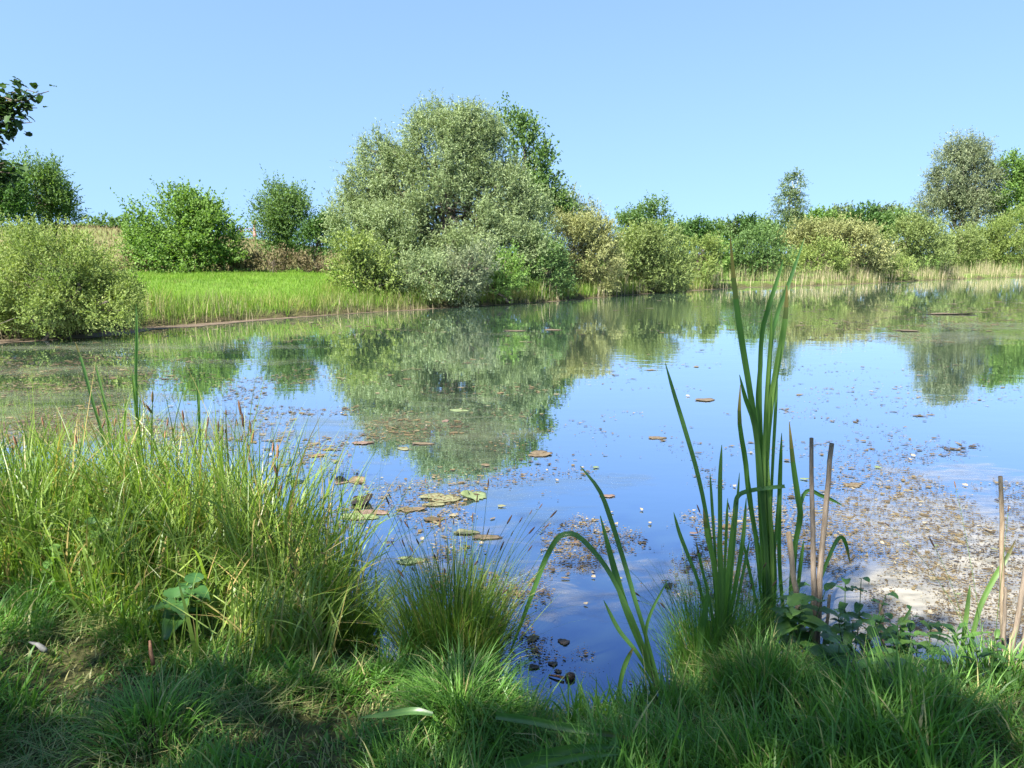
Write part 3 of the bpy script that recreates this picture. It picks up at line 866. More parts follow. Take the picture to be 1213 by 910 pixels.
# ---- lush green grass of the far left slope, and rough grass along that shore (stuff)
rng = np.random.default_rng(303)
def slope_keep(x, y):
    d = sdf(x, y)
    return (d > 0.05) & (d < np.where(x > -5, 1.1, 20)) & (x > -0.55 * y - 4)
x, y = scatter(330000, -34, 14, 18, 50, rng, slope_keep)
n = len(x)
dd = sdf(x, y)
rag = fbm(x * 0.55, y * 0.55, 73, 3)
length = np.where(dd < 1.2 + 3.4 * rag, rng.uniform(0.30, 0.75, n) + 0.9 * sstep(0.45, 0.75, rag) * rng.uniform(0.2, 1, n), rng.uniform(0.08, 0.24, n) * (0.6 + 0.9 * rag))
tone = np.where(dd < 3.5, grass_tone(rng, n, 0.05 + 0.6 * sstep(0.48, 0.62, fbm(x * .9, y * .9, 74, 3)), 0.62, 0.2), grass_tone(rng, n, 0.03, 0.66, 0.16))
tone = np.clip(tone + np.where(tone > 0.3, (fbm(x * .5, y * .5, 71, 3) - .5) * 1.0, 0), 0, 1)
v, f, t = blades(np.stack([x, y, height(x, y) - 0.03], 1), rng.uniform(0, 6.28, n), np.abs(rng.normal(0.2, 0.25, n)), np.abs(rng.normal(0.6, 0.5, n)), length,
                 rng.uniform(0.009, 0.022, n), tone, rng, 2)
tag(mesh_obj('slope_grass', v, f, M['slope'], tone=t), 'lush bright green grass on the far left slope', 'grass', kind='stuff')

# meadow on the hill behind
rng = np.random.default_rng(304)
x, y = scatter(30000, -75, -14, 44, 105, rng, lambda x, y: sdf(x, y) > 14)
n = len(x)
v, f, t = blades(np.stack([x, y, height(x, y) - 0.03], 1), rng.uniform(0, 6.28, n), np.abs(rng.normal(0.1, 0.12, n)), np.abs(rng.normal(0.4, 0.4, n)), rng.uniform(0.2, 0.5, n),
                 rng.uniform(0.04, 0.10, n), np.clip(rng.normal(0.25, 0.25, n), 0, 1), rng, 2)
M['meadow'] = leaf_mat('meadow_blade', [(0.190, 0.145, 0.085), (0.150, 0.135, 0.060), (0.100, 0.125, 0.036)], 0.3)
tag(mesh_obj('meadow_grass', v, f, M['meadow'], tone=t), 'dry straw coloured meadow on the hill behind the trees', 'grass', kind='stuff')

# ---- reeds fringing the far shore (stuff)
rng = np.random.default_rng(305)
S = np.array(far_shore)
parts = []
for i in range(len(S) - 1):
    a, b = S[i], S[i + 1]
    pxm = far_px[i][0]
    ln = float(np.linalg.norm(b - a))
    dens = 210 if pxm > 600 else 200
    m_ = int(ln * dens)
    u = rng.uniform(0, 1, m_)
    p = a[None, :] * (1 - u[:, None]) + b[None, :] * u[:, None]
    nrm = np.array([-(b - a)[1], (b - a)[0]]) / (ln + 1e-9)
    if nrm[1] < 0:
        nrm = -nrm
    off = rng.uniform(-0.25, 2.6 if pxm > 700 else 1.2, m_)
    p = p + nrm * off[:, None]
    clump = fbm(p[:, 0] * 0.5, p[:, 1] * 0.5, 33, 3)
    keep = rng.uniform(0, 1, m_) < sstep(0.30, 0.62, clump) + 0.15
    p = p[keep]; off = off[keep]; clump = clump[keep]
    m_ = len(p)
    hh = (np.where(off < 1.0, 0.85, 1.35) if pxm > 700 else (0.45 if 400 < pxm < 700 else 0.75)) * rng.uniform(0.45, 1.25, m_) * (0.7 + 0.5 * clump)
    pale = rng.uniform(0, 1, m_) < (0.42 if pxm > 700 else 0.22)
    tone = np.where(pale, rng.uniform(0.55, 1.0, m_), rng.uniform(0.0, 0.4, m_))
    parts.append(blades(np.stack([p[:, 0], p[:, 1], np.maximum(height(p[:, 0], p[:, 1]), -0.1)], 1), rng.uniform(0, 6.28, m_), np.abs(rng.normal(0.04, 0.07, m_)),
                        np.abs(rng.normal(0.15, 0.22, m_)), hh, rng.uniform(0.010, 0.028, m_) * (1 if pxm > 700 else 0.7), tone, rng, 3))
v, f, t = join(parts)
tag(mesh_obj('fringe_reeds', v, f, M['reed'], tone=t), 'pale dead and green reeds fringing the far shore', 'reeds', kind='stuff')


# ------------------------------------------------------------------ floating weed, film and pads
def blob(px, py, specs):
    s = np.zeros_like(px)
    for (cx, cy, rx, ry, w) in specs:
        s = np.maximum(s, w * np.clip(1.15 - ((px - cx) / rx) ** 2 - ((py - cy) / ry) ** 2, 0, 1))
    return s

rng = np.random.default_rng(401)
n = 900000
px = rng.uniform(-160, 1380, n); py = 333 + 545 * rng.uniform(0, 1, n)
W_ = on(px, py)
wxn, wyn = W_[:, 0], W_[:, 1]
dens = blob(px, py, [
    (60, 445, 240, 40, 0.45), (60, 510, 300, 40, 0.55), (330, 465, 100, 40, 0.35), (450, 530, 160, 60, 0.30), (520, 600, 240, 60, 0.34),
    (1070, 380, 200, 30, 0.45), (960, 375, 120, 20, 0.28), (1180, 372, 140, 26, 0.5), (1120, 600, 220, 80, 0.36), (1150, 700, 260, 110, 0.36),
    (780, 590, 160, 60, 0.20), (700, 650, 320, 70, 0.46), (560, 680, 280, 60, 0.46), (900, 660, 300, 90, 0.48), (640, 770, 160, 90, 0.28), (860, 730, 170, 60, 0.5), (760, 690, 180, 70, 0.5),
    (420, 640, 170, 60, 0.38), (600, 470, 220, 90, 0.10), (760, 430, 260, 70, 0.06), (1000, 500, 260, 120, 0.07), (300, 390, 300, 20, 0.25), (700, 360, 300, 14, 0.10)])
sc = 1.1 + 2.2 / np.maximum(wyn / 6, 0.6)
nz = fbm(wxn * sc * 0.55, wyn * sc, 201, 4)
prob = dens * sstep(0.42, 0.60, nz + (dens - 0.3) * 0.3)
keep = (rng.uniform(0, 1, n) < prob * 1.1) & (sdf(wxn, wyn) < -0.03)
wxn, wyn, px, py = wxn[keep], wyn[keep], px[keep], py[keep]
n = len(wxn)
spx = rng.lognormal(0.5, 0.6, n) * np.where(py > 480, 1.15, 1.0)       # half-size follows distance: mats far off, single scraps near
size = np.clip(spx * wyn / FPX * np.where(py > 540, 0.36, 0.45), 0.0016, 0.2)
K = 7
ang = (np.arange(K) / K * 2 * math.pi)[None, :] + rng.uniform(0, 1, (n, 1)) + rng.normal(0, 0.22, (n, K))
rad = size[:, None] * rng.uniform(0.25, 1.4, (n, K))
el = rng.uniform(0.7, 2.0, n)[:, None]
yaw = rng.normal(0, 0.6, n)[:, None]
lx = np.cos(ang) * rad * el; ly = np.sin(ang) * rad
vx = wxn[:, None] + lx * np.cos(yaw) - ly * np.sin(yaw)
vy = wyn[:, None] + lx * np.sin(yaw) + ly * np.cos(yaw)
vz = 0.0045 + rng.uniform(0, 0.003, (n, 1)) + rng.uniform(0, 0.004, (n, K))
v = np.stack([vx, vy, vz], 2).reshape(-1, 3)
f = np.arange(n * K, dtype=np.int32).reshape(n, K)
tone = np.clip(rng.normal(0.45, 0.22, n) + (fbm(wxn * 1.2, wyn * 1.2, 7, 2) - .5) * 0.7, 0, 1)
tag(mesh_obj('floating_weed', v, f, M['flake'], tone=tone, smooth=False), 'scattered brown weed scraps floating on the pond', 'pond weed', kind='stuff')


def film(name, label, mat, x0, x1, y0, y1, step, cover_fn, z):
    xs = np.arange(x0, x1, step); ys = np.arange(y0, y1, step)
    X, Y = np.meshgrid(xs, ys)
    cov = cover_fn(X.ravel(), Y.ravel()).reshape(X.shape)
    id_ = np.arange(X.size).reshape(X.shape)
    q = (cov[:-1, :-1] + cov[1:, 1:] + cov[1:, :-1] + cov[:-1, 1:]) > 0.25
    f = np.stack([id_[:-1, :-1][q], id_[:-1, 1:][q], id_[1:, 1:][q], id_[1:, :-1][q]], 1)
    used, inv = np.unique(f, return_inverse=True)
    P = np.stack([X.ravel(), Y.ravel(), np.full(X.size, z)], 1)[used]
    jit = RNG.normal(0, step * 0.18, (len(P), 2)); P[:, :2] += jit
    o = mesh_obj(name, P, inv.reshape(f.shape).astype(np.int32), mat, attrs={"cover": cov.ravel()[used]})
    return tag(o, label, 'pond scum', kind='stuff')


def proj(x, y, z=0.0):
    yc = y * CP - (z - CAMZ) * SP
    zc = y * SP + (z - CAMZ) * CP
    return CX + FPX * x / yc, CY - FPX * zc / yc


def cover_right(x, y):
    a, b = proj(x, y)
    c = blob(a, b, [(1170, 695, 240, 95, 0.66), (1120, 625, 220, 70, 0.46), (960, 690, 210, 70, 0.42), (830, 700, 170, 65, 0.36), (1230, 780, 240, 90, 0.5), (1060, 745, 190, 60, 0.6), (680, 690, 190, 70, 0.29), (560, 660, 200, 60, 0.24), (1130, 570, 180, 40, 0.3)])
    return c * (0.55 + 0.9 * fbm(x * 1.3, y * 2.2, 301, 4)) * (sdf(x, y) < 0.1)


def cover_left(x, y):
    a, b = proj(x, y)
    c = blob(a, b, [(90, 505, 300, 36, 0.55), (60, 470, 260, 14, 0.42), (80, 440, 260, 10, 0.42), (150, 412, 300, 10, 0.45), (480, 560, 170, 60, 0.30), (430, 440, 80, 10, 0.2),
                     (520, 515, 190, 70, 0.36), (470, 420, 160, 12, 0.2), (640, 395, 160, 6, 0.3), (1120, 400, 150, 14, 0.45), (1180, 385, 160, 10, 0.45), (1000, 372, 160, 8, 0.32), (250, 430, 200, 9, 0.34), (560, 600, 180, 40, 0.36), (700, 570, 160, 40, 0.26), (380, 520, 120, 50, 0.34)])
    return c * (0.5 + 0.95 * fbm(x * 0.35, y * 0.9, 302, 4)) * (sdf(x, y) < 0.0)


film('pale_scum', 'pale beige scum film on the water at the lower right', M['film_pale'], -1.4, 6.5, 3.2, 8.6, 0.05, cover_right, 0.003)
film('grey_scum', 'thin grey scum film in streaks on the open water', M['film_grey'], -22, 26, 5.4, 24, 0.11, cover_left, 0.0035)


def cover_mud(x, y):
    d = sdf(x, y)
    wid = np.where(x < -4, 0.25 + 1.0 * sstep(-6, -11, x), 0.35)
    wid = wid * (0.5 + fbm(x * 0.5, y * 0.5, 305, 3))
    return np.where((d > -wid) & (d < 0.3) & (y > 12), 0.75, 0.0)


film('shore_scum', 'brown muddy scum along the foot of the far shore', M['film_mud'], -20, 60, 13, 84, 0.24, cover_mud, 0.007)


def pad(name, label, cat, px_, py_, wpx, hpx, mat, seed, group=None, lift=0.0, notch=0.0, z=0.006, cup=0.07):
    """a floating leaf: slightly cupped irregular disc with thickness"""
    r_ = np.random.default_rng(seed)
    c = on(px_, py_)
    sx = wpx * 0.5 * c[1] / FPX
    sy = min(hpx * 0.5 * c[1] / FPX / max(0.12, CAMZ / math.hypot(c[1], CAMZ)), sx * 1.9)
    k = 26
    a = np.linspace(0, 2 * math.pi, k, endpoint=False)
    wob = 1 + 0.16 * np.sin(2 * a + r_.uniform(0, 6)) + 0.10 * np.sin(3 * a + r_.uniform(0, 6)) + 0.08 * np.sin(5 * a + r_.uniform(0, 6)) + r_.normal(0, 0.09, k)
    if notch:
        wob *= 1 - notch * np.exp(-((a - 1.2) / 0.18) ** 2)
    V = []
    for ring, (rr, zz) in enumerate([(0.45, 0.0), (0.8, 0.2), (1.0, 1.0)]):
        for q in range(k):
            V.append((c[0] + math.cos(a[q]) * rr * wob[q] * sx, c[1] + math.sin(a[q]) * rr * wob[q] * sy,
                      z + (zz * cup * sx * 0.35 * (0.5 + 0.5 * math.sin(3 * a[q] + seed)) + lift * zz * max(0, math.sin(a[q] + seed)) * sx)))
    top = len(V)
    V.append((c[0], c[1], z))
    F_ = []
    for q in range(k):
        q2 = (q + 1) % k
        F_.append((top, q, q2))
        F_.append((q, k + q, k + q2, q2)); F_.append((k + q, 2 * k + q, 2 * k + q2, k + q2))
    V = np.array(V)
    nb = len(V)
    B = V.copy(); B[:, 2] -= 0.0022
    F_ += [tuple(i + nb for i in reversed(ff)) for ff in F_]
    for q in range(k):
        q2 = (q + 1) % k
        F_.append((2 * k + q, nb + 2 * k + q, nb + 2 * k + q2, 2 * k + q2))
    V = np.concatenate([V, B])
    base = c.copy()
    V = V - base[None, :]
    o = mesh_obj(name, V, F_, mat)
    o.location = tuple(base)
    return tag(o, label, cat, group)


PADG = 'floating leaves scattered on the pond'
big = [(522, 590, 62, 13, 'ypad', 'large pale yellow lily pad in the middle of the pond, left of a touching pair'),
       (563, 589, 34, 13, 'gpad', 'pale green upturned lily pad in the middle of the pond, right of a touching pair'),
       (440, 608, 46, 8, 'ppad', 'pinkish lily pad just right below the black floating leaf'),
       (425, 613, 50, 9, 'gpad', 'faded green lily pad partly under the pinkish pad'),
       (487, 604, 42, 6, 'bpad', 'narrow tan lily pad left below the yellow pad pair'),
       (515, 598, 38, 5, 'ypad', 'thin yellowish lily pad touching the narrow tan pad'),
       (552, 631, 32, 9, 'ypad', 'olive yellow lily pad above the sedge tussock, left of two'),
       (575, 637, 36, 8, 'bpad', 'brownish lily pad above the sedge tussock, right of two'),
       (405, 571, 20, 6, 'ppad', 'curled rust coloured leaf floating above the black leaf'),
       (424, 571, 22, 7, 'bpad', 'tan leaf floating right of the curled rust leaf'),
       (352, 571, 24, 5, 'gpad', 'green leaf floating by the right edge of the tall sedge'),
       (376, 540, 26, 4, 'ppad', 'mauve leaf floating left in the blue gap'),
       (430, 525, 26, 6, 'ppad', 'rosy leaf floating at the edge of the willow reflection'),
       (500, 526, 28, 4, 'bpad', 'tan leaf floating inside the willow reflection, upper left'),
       (478, 532, 18, 4, 'ypad', 'yellowish leaf floating inside the willow reflection, lower left'),
       (545, 487, 28, 3, 'gpad', 'pale leaf floating high in the willow reflection'),
       (528, 499, 9, 3, 'ppad', 'tiny pink leaf floating in the willow reflection'),
       (640, 538, 36, 8, 'bpad', 'brown leaf raft floating at the right edge of the willow reflection'),
       (720, 588, 20, 5, 'ppad', 'faint mauve leaf floating right of the yellow pad pair'),
       (835, 474, 26, 5, 'bpad', 'small brown weed raft alone on the blue water left of the cattails'),
       (778, 519, 22, 4, 'bpad', 'small brown leaf alone on the blue water, lower left of the weed raft'),
       (486, 665, 46, 9, 'gpad', 'submerged looking green pad behind the tussock tips'),
       (408, 688, 28, 9, 'ppad', 'pinkish pad beside the left sedge edge'),
       (1010, 575, 26, 6, 'bpad', 'brown weed raft right of the grey stalks'),
       (1125, 372, 60, 4, 'bpad', 'long brown raft on the far right water'),
       (1075, 392, 34, 3, 'bpad', 'small brown raft left of the long far right raft'),
       (610, 392, 26, 2.2, 'bpad', 'pale streak like pad far out before the big willow'),
       (655, 391, 22, 2.2, 'bpad', 'pale flat pad far out, right of the streak like pad'),
       (1060, 774, 40, 18, 'ppad', 'pink submerged leaf behind the round leaved weed'),
       (1180, 792, 26, 10, 'ppad', 'red brown pad by the tall dry stalk at right'),
       (1207, 790, 22, 16, 'ypad', 'yellow pad at the right edge behind the dry stalks')]
for k, (a, b, w, h, m, lab) in enumerate(big):
    pad('lily_pad' if 'pad' in lab else 'floating_leaf', lab, 'lily pad' if 'pad' in lab else 'leaf', a, b, w * 0.86, h * 0.8, M[m], 500 + k,
        lift=0.5 if ('upturned' in lab or 'curled' in lab) else 0.05, notch=0.5 if k % 3 == 0 else 0)
# small pale scraps: nothing tells them apart
rng = np.random.default_rng(402)
sm = [(725, 608), (770, 621), (695, 616), (702, 680), (703, 685), (694, 717), (1095, 621), (1098, 628), (1060, 590), (1078, 545), (1082, 541), (1143, 576), (1090, 600), (1160, 625), (1170, 630),
      (1078, 680), (1102, 728), (1195, 603), (870, 577), (855, 575), (690, 555), (660, 570), (648, 558), (570, 645), (535, 650), (575, 655), (435, 627), (465, 640), (460, 645), (500, 640),
      (730, 622), (822, 606), (880, 654), (705, 630), (760, 605), (815, 470), (320, 540), (405, 490), (452, 492), (505, 505), (1010, 580), (985, 700), (1045, 645), (1175, 673), (1187, 655),
      (340, 440), (90, 432), (220, 455), (175, 455), (85, 447), (288, 398), (270, 402), (305, 408), (1000, 460), (1120, 470), (690, 520), (620, 555), (770, 570), (560, 560), (600, 610)]
for k, (a, b) in enumerate(sm[:44]):
    w = rng.uniform(2.5, 5) if b > 500 else rng.uniform(2, 4)
    w = w * (1.9 if (a, b) in ((1095, 621), (1102, 728), (1170, 630), (694, 717)) else 1)
    pad('petal_scrap', 'small whitish scrap floating on the pond surface', 'petal', a, b, w, w * 0.45, M['white'], 700 + k, group='white scraps floating on the pond', lift=0.6, z=0.011, cup=0.5)
rng = np.random.default_rng(403)
kinds = ['bpad', 'gpad', 'ppad', 'bpad', 'ypad']
for k in range(26):
    a, b = rng.uniform(330, 1200), rng.uniform(500, 740)
    c = on(a, b)
    if sdf([c[0]], [c[1]])[0] > -0.15:
        continue
    w = rng.uniform(5, 11)
    pad('drifting_leaf', 'small drifting leaf on the pond surface among the weed', 'leaf', a, b, w, w * 0.2, M[kinds[k % 5]], 800 + k, group='small drifting leaves', lift=0.12, z=0.010)
pad('black_leaf', 'black upturned leaf floating in the blue water right of the tall sedge', 'leaf', 428, 596, 23, 12, M['blackwood'], 950, lift=0.5, z=0.012, cup=0.6)

# half sunk stick with a dark knob
sp = on(675, 804)
st = thing('sunken_stick', 'half sunk stick with a black rounded end in the shaded water', 'stick', tuple(sp))
c0, c1 = on(650, 800, 0.006), on(668, 803, 0.012)
v, f = tube_mesh([(smooth_path([c0, (c0 + c1) / 2 + np.array([0, 0, 0.003]), c1], 8), np.linspace(0.004, 0.008, 8))], 7)
mesh_obj('twig', v, f, M['deadleaf'], st)
v, f = tube_mesh([(np.array([sp + [-.022, 0, 0.0], sp + [-.012, 0, .008], sp + [0.003, 0, .011], sp + [0.016, 0.004, .009], sp + [.024, 0.006, .003]]), np.array([0.006, 0.018, 0.022, 0.018, 0.006]))], 9)
mesh_obj('knob', v, f, M['blackwood'], st)
for k, (a, b, w) in enumerate([(631, 757, 14), (668, 761, 13), (632, 791, 12), (655, 787, 10), (661, 796, 8)]):
    pad('sunken_leaf', 'small black sunken leaf near the half sunk stick', 'leaf', a, b, w, w * 0.55, M['blackwood'], 960 + k, group='black leaves in the shaded water', z=0.006)


# ------------------------------------------------------------------ large leaves drawn one by one
def ribbon(pts, widths, n=16, fold=0.16, twist=0.0, tone=0.5, rng=None):
    """strap leaf along 3D points with a shallow V section"""
    c = smooth_path(pts, n)
    w = np.interp(np.linspace(0, 1, n), np.linspace(0, 1, len(widths)), widths)
    tan = norm(np.gradient(c, axis=0))
    view = norm(c - np.array([0, 0, CAMZ]))
    side = norm(np.cross(tan, view))
    nr = np.cross(side, tan)
    a = np.linspace(0.15, 0.15 + twist, n)[:, None] if twist else np.full((n, 1), 0.15)
    side, nr = side * np.cos(a) + nr * np.sin(a), nr * np.cos(a) - side * np.sin(a)
    w = w[:, None]
    rows = np.stack([c - side * w / 2, c - side * w / 4 + nr * w * fold * .6, c + nr * w * fold, c + side * w / 4 + nr * w * fold * .6, c + side * w / 2], 1)
    v = rows.reshape(-1, 3)
    f = []
    for i in range(n - 1):
        for k in range(4):
            f.append((i * 5 + k, i * 5 + k + 1, (i + 1) * 5 + k + 1, (i + 1) * 5 + k))
    f = np.array(f, np.int32)
    r_ = rng or RNG
    tn = np.clip(tone + np.repeat(np.linspace(0.10, -0.04, n - 1), 4) + np.tile([0.03, -.05, .05, -.02], n - 1) + r_.normal(0, 0.02, len(f)), 0, 1)
    tn = 0.36 + 0.64 * tn
    if r_.uniform() < 0.2:                                   # withered tip
        tn[:4] = 0.02; tn[4:8] = 0.10; tn[8:12] = 0.24
    streak = r_.normal(0, 0.035, 4)                          # lengthwise veins
    tn = np.clip(tn + np.where(tn > 0.34, np.tile(streak, n - 1), 0), 0, 1)
    return v, f, tn


def leaf_px(parent, poly, wpx, Y0, Y1, tone=0.45, name='leaf', mat='cattail', twist=0.4, n=18, fold=0.16, wprof=(0.14, 0.55, 0.9, 1.0, 0.95, 0.85)):
    wpx = wpx * 0.70
    """poly runs from tip to base in photo pixels; Y from tip to base"""
    m_ = len(poly)
    Ys = np.linspace(Y0, Y1, m_)
    pts = np.array([at(p[0], p[1], yy) for p, yy in zip(poly, Ys)])
    wid = np.interp(np.linspace(0, 1, 24), [0, .05, .13, .28, .5, .75, 1], [.12, .42, .75, 1.0, 1.0, .92, .85]) * wpx * (Y0 + Y1) / 2 / FPX
    v, f, tn = ribbon(pts, wid, n, fold, twist, tone)
    return mesh_obj(name, v, f, M[mat], parent, tn)


CG = 'cattails standing at the near bank'
# main tall cattail
b = at(906, 770, 3.62)
c1 = thing('cattail_plant', 'tallest cattail in front, its long green blades reaching above the far bank', 'cattail', (float(b[0]), 3.62, gz(b[0], 3.62)), CG)
leaf_px(c1, [(865, 280), (870, 340), (878, 400), (887, 455), (895, 510), (903, 580), (909, 680), (908, 775)], 11, 3.45, 3.62, 0.30, twist=0.7)
leaf_px(c1, [(953, 282), (940, 320), (929, 350), (921, 372), (913, 410), (910, 500), (909, 620), (907, 770)], 7.5, 3.75, 3.64, 0.30, twist=0.8)
leaf_px(c1, [(928, 308), (919, 337), (908, 372), (902, 402), (900, 470), (903, 580), (908, 770)], 8, 3.55, 3.62, 0.25)
leaf_px(c1, [(932, 338), (931, 370), (926, 405), (918, 448), (912, 490), (908, 550), (910, 640), (908, 772)], 10.5, 3.60, 3.64, 0.85, twist=0.3)  # lit blade: the sun on it is set as a lighter tone
leaf_px(c1, [(914, 366), (913, 400), (910, 440), (907, 490), (905, 560), (907, 660), (907, 772)], 6.5, 3.5, 3.6, 0.72, twist=0.3)
leaf_px(c1, [(902, 390), (901, 430), (898, 480), (901, 540), (908, 620), (912, 690), (910, 775)], 9, 3.66, 3.66, 0.25)
leaf_px(c1, [(876, 444), (883, 472), (893, 500), (899, 545), (903, 600), (910, 690), (908, 775)], 9, 3.5, 3.6, 0.22)
leaf_px(c1, [(877, 456), (876, 500), (883, 546), (887, 585), (896, 640), (905, 700), (906, 775)], 9, 3.7, 3.66, 0.30)
leaf_px(c1, [(899, 520), (912, 610), (918, 690), (912, 775)], 8, 3.62, 3.64, 0.3)
leaf_px(c1, [(909, 455), (908, 530), (912, 600), (915, 680), (911, 775)], 7, 3.58, 3.6, 0.9, twist=0.1)
leaf_px(c1, [(869, 628), (871, 598), (876, 586), (890, 581), (910, 578), (930, 576)], 8, 3.45, 3.6, 0.45, twist=0.1)
for tipx, tipy, mx_, my_, Yt, tn_ in [(893, 470, 899, 590, 3.55, 0.3), (921, 440, 914, 580, 3.7, 0.45), (886, 560, 897, 660, 3.5, 0.35), (925, 560, 916, 670, 3.6, 0.25), (880, 640, 896, 715, 3.5, 0.4),
                                     (899, 430, 903, 560, 3.7, 0.5)]:
    leaf_px(c1, [(tipx, tipy), (0.6 * tipx + 0.4 * mx_, 0.6 * tipy + 0.4 * my_), (mx_, my_), (907, 772)], 6, Yt, 3.62, tn_, twist=0.6)
# companion at right of it
b = at(935, 760, 3.72)
c2 = thing('cattail_plant', 'shorter cattail with narrow blades just left of the two grey stalks', 'cattail', (float(b[0]), 3.72, gz(b[0], 3.72)), CG)
leaf_px(c2, [(926, 513), (924, 567), (923, 617), (924, 680), (932, 765)], 8, 3.7, 3.72, 0.22)
leaf_px(c2, [(935, 500), (939, 545), (945, 588), (948, 613), (941, 650), (937, 700), (936, 765)], 10, 3.7, 3.72, 0.28)
leaf_px(c2, [(998, 599), (985, 592), (972, 587), (957, 581), (948, 600), (942, 660), (937, 760)], 7, 3.85, 3.72, 0.35)
leaf_px(c2, [(1007, 668), (1003, 648), (998, 637), (991, 641), (980, 665), (965, 705), (945, 765)], 7, 3.85, 3.74, 0.3)
leaf_px(c2, [(952, 640), (946, 690), (940, 765)], 7, 3.7, 3.72, 0.35)
# cattail left, its sunlight put into paler blade tones
b = at(852, 800, 3.42)
c3 = thing('cattail_plant', 'sunlit yellow green cattail left of the tallest one', 'cattail', (float(b[0]), 3.42, gz(b[0], 3.42)), CG)
leaf_px(c3, [(855, 527), (853, 567), (853, 617), (853, 680), (853, 800)], 8, 3.5, 3.42, 0.5)
leaf_px(c3, [(788, 430), (798, 465), (812, 511), (826, 560), (837, 613), (847, 690), (853, 800)], 8, 3.55, 3.44, 0.32)
leaf_px(c3, [(833, 603), (838, 635), (844, 660), (850, 702), (853, 800)], 9, 3.4, 3.42, 0.95, twist=0.1)
leaf_px(c3, [(852, 618), (853, 660), (855, 710), (856, 800)], 10, 3.38, 3.42, 0.95, twist=0.1)
leaf_px(c3, [(870, 600), (866, 645), (862, 690), (859, 740), (856, 800)], 9, 3.46, 3.44, 0.8, twist=0.2)
leaf_px(c3, [(884, 590), (880, 640), (872, 690), (862, 745), (856, 800)], 8, 3.5, 3.46, 0.4)
leaf_px(c3, [(839, 695), (836, 720), (832, 745), (827, 790), (824, 838)], 11, 3.3, 3.28, 0.45)
leaf_px(c3, [(798, 607), (805, 632), (815, 658), (830, 700), (846, 790)], 7, 3.5, 3.44, 0.4)
for tipx, tipy, mx_, my_, Yt, tn_ in [(862, 590, 858, 690, 3.4, 0.7), (841, 560, 848, 670, 3.5, 0.4), (876, 560, 866, 690, 3.5, 0.5), (824, 640, 842, 720, 3.4, 0.45), (888, 640, 870, 730, 3.45, 0.3)]:
    leaf_px(c3, [(tipx, tipy), (0.6 * tipx + 0.4 * mx_, 0.6 * tipy + 0.4 * my_), (mx_, my_), (855, 800)], 5.5, Yt, 3.42, tn_, twist=0.6)
# leaning cattail in the gap
b = at(788, 838, 3.2)
c4 = thing('cattail_plant', 'dark cattail leaning left over the shaded water, one blade bent double', 'cattail', (float(b[0]), 3.2, gz(b[0], 3.2)), CG)
leaf_px(c4, [(687, 552), (710, 581), (724, 617), (740, 668), (752, 710), (764, 750), (788, 838)], 9, 3.35, 3.2, 0.22)
leaf_px(c4, [(711, 611), (726, 668), (738, 710), (750, 743), (768, 785), (790, 838)], 13, 3.3, 3.2, 0.2)
leaf_px(c4, [(600, 784), (616, 742), (631, 702), (645, 665), (658, 641), (669, 633), (686, 636), (713, 665), (733, 699), (757, 753), (788, 838)], 9.5, 3.3, 3.22, 0.32, twist=0.2, n=30)
leaf_px(c4, [(715, 711), (733, 746), (757, 777), (788, 832)], 8, 3.3, 3.2, 0.3)
leaf_px(c4, [(791, 687), (771, 726), (765, 753), (770, 790), (787, 836)], 6, 3.25, 3.2, 0.32)
leaf_px(c4, [(750, 767), (738, 795), (730, 838)], 9, 3.15, 3.1, 0.35)
leaf_px(c4, [(755, 785), (768, 805), (780, 836)], 6, 3.15, 3.16, 0.2)
# slim cattails behind the left sedge
for k, (polys, Y, lab) in enumerate([
        ([[(89, 405), (98, 432), (108, 470), (122, 520), (138, 600)], [(112, 428), (120, 460), (127, 495), (138, 600)], [(150, 470), (146, 520), (139, 600)]], 4.9, 'slim cattail behind the left sedge, two blades leaning left'),
        ([[(161, 360), (162, 400), (161, 440), (162, 480), (165, 600)], [(157, 440), (159, 465), (162, 500)], [(166, 470), (165, 520), (166, 600)]], 5.0, 'slim cattail behind the left sedge, one upright blade against the green reflection'),
        ([[(234, 448), (235, 470), (236, 500), (238, 600)]], 5.0, 'single short cattail blade right of the upright slim cattail'),
        ([[(214, 432), (222, 470), (236, 520), (250, 600)], [(300, 450), (290, 500), (276, 600)]], 4.7, 'slim cattail pair at the right end of the left sedge')][:3]):
    bb = at(polys[0][-1][0], polys[0][-1][1], Y)
    tcat = thing('slim_cattail', lab, 'cattail', (float(bb[0]), Y, max(0, gz(bb[0], Y))), CG)
    for q, pl in enumerate(polys):
        leaf_px(tcat, pl, 5.2 - q * 0.8, Y + 0.05, Y, 0.6 + 0.12 * q, twist=0.5)

# cut cattail blades lying on the grass at the bottom
fl = [([(752, 876), (710, 868), (665, 861), (625, 853), (587, 848)], 10, 2.55, 0.30, 'cut green blade lying on the grass below the shaded water, upper one'),
      ([(733, 884), (690, 886), (650, 893), (597, 908)], 12, 2.42, 0.34, 'broad cut green blade lying across the grass at the bottom, middle one'),
      ([(732, 893), (690, 897), (640, 907), (600, 920)], 9, 2.38, 0.55, 'bluish cut blade lying lowest on the grass at the bottom')]
for k, (pl, w, Y, tn, lab) in enumerate(fl):
    pts = np.array([on(p[0], p[1], 0.47 + 0.012 * k) for p in pl])
    wid = np.array([0.25, 0.7, 0.95, 1, 0.9]) * w * Y / FPX
    v, f, t = ribbon(pts, wid, 14, 0.14, 0.3, tn)
    o = mesh_obj('cut_blade', v, f, M['cattail'], tone=t)
    tag(o, lab, 'blade')
pts = np.array([on(p[0], p[1], 0.5) for p in [(428, 850), (460, 846), (490, 842), (512, 846)]])
v, f, t = ribbon(pts, np.array([.2, .8, 1, .6]) * 9 * 2.6 / FPX, 12, .14, .3, 0.5)
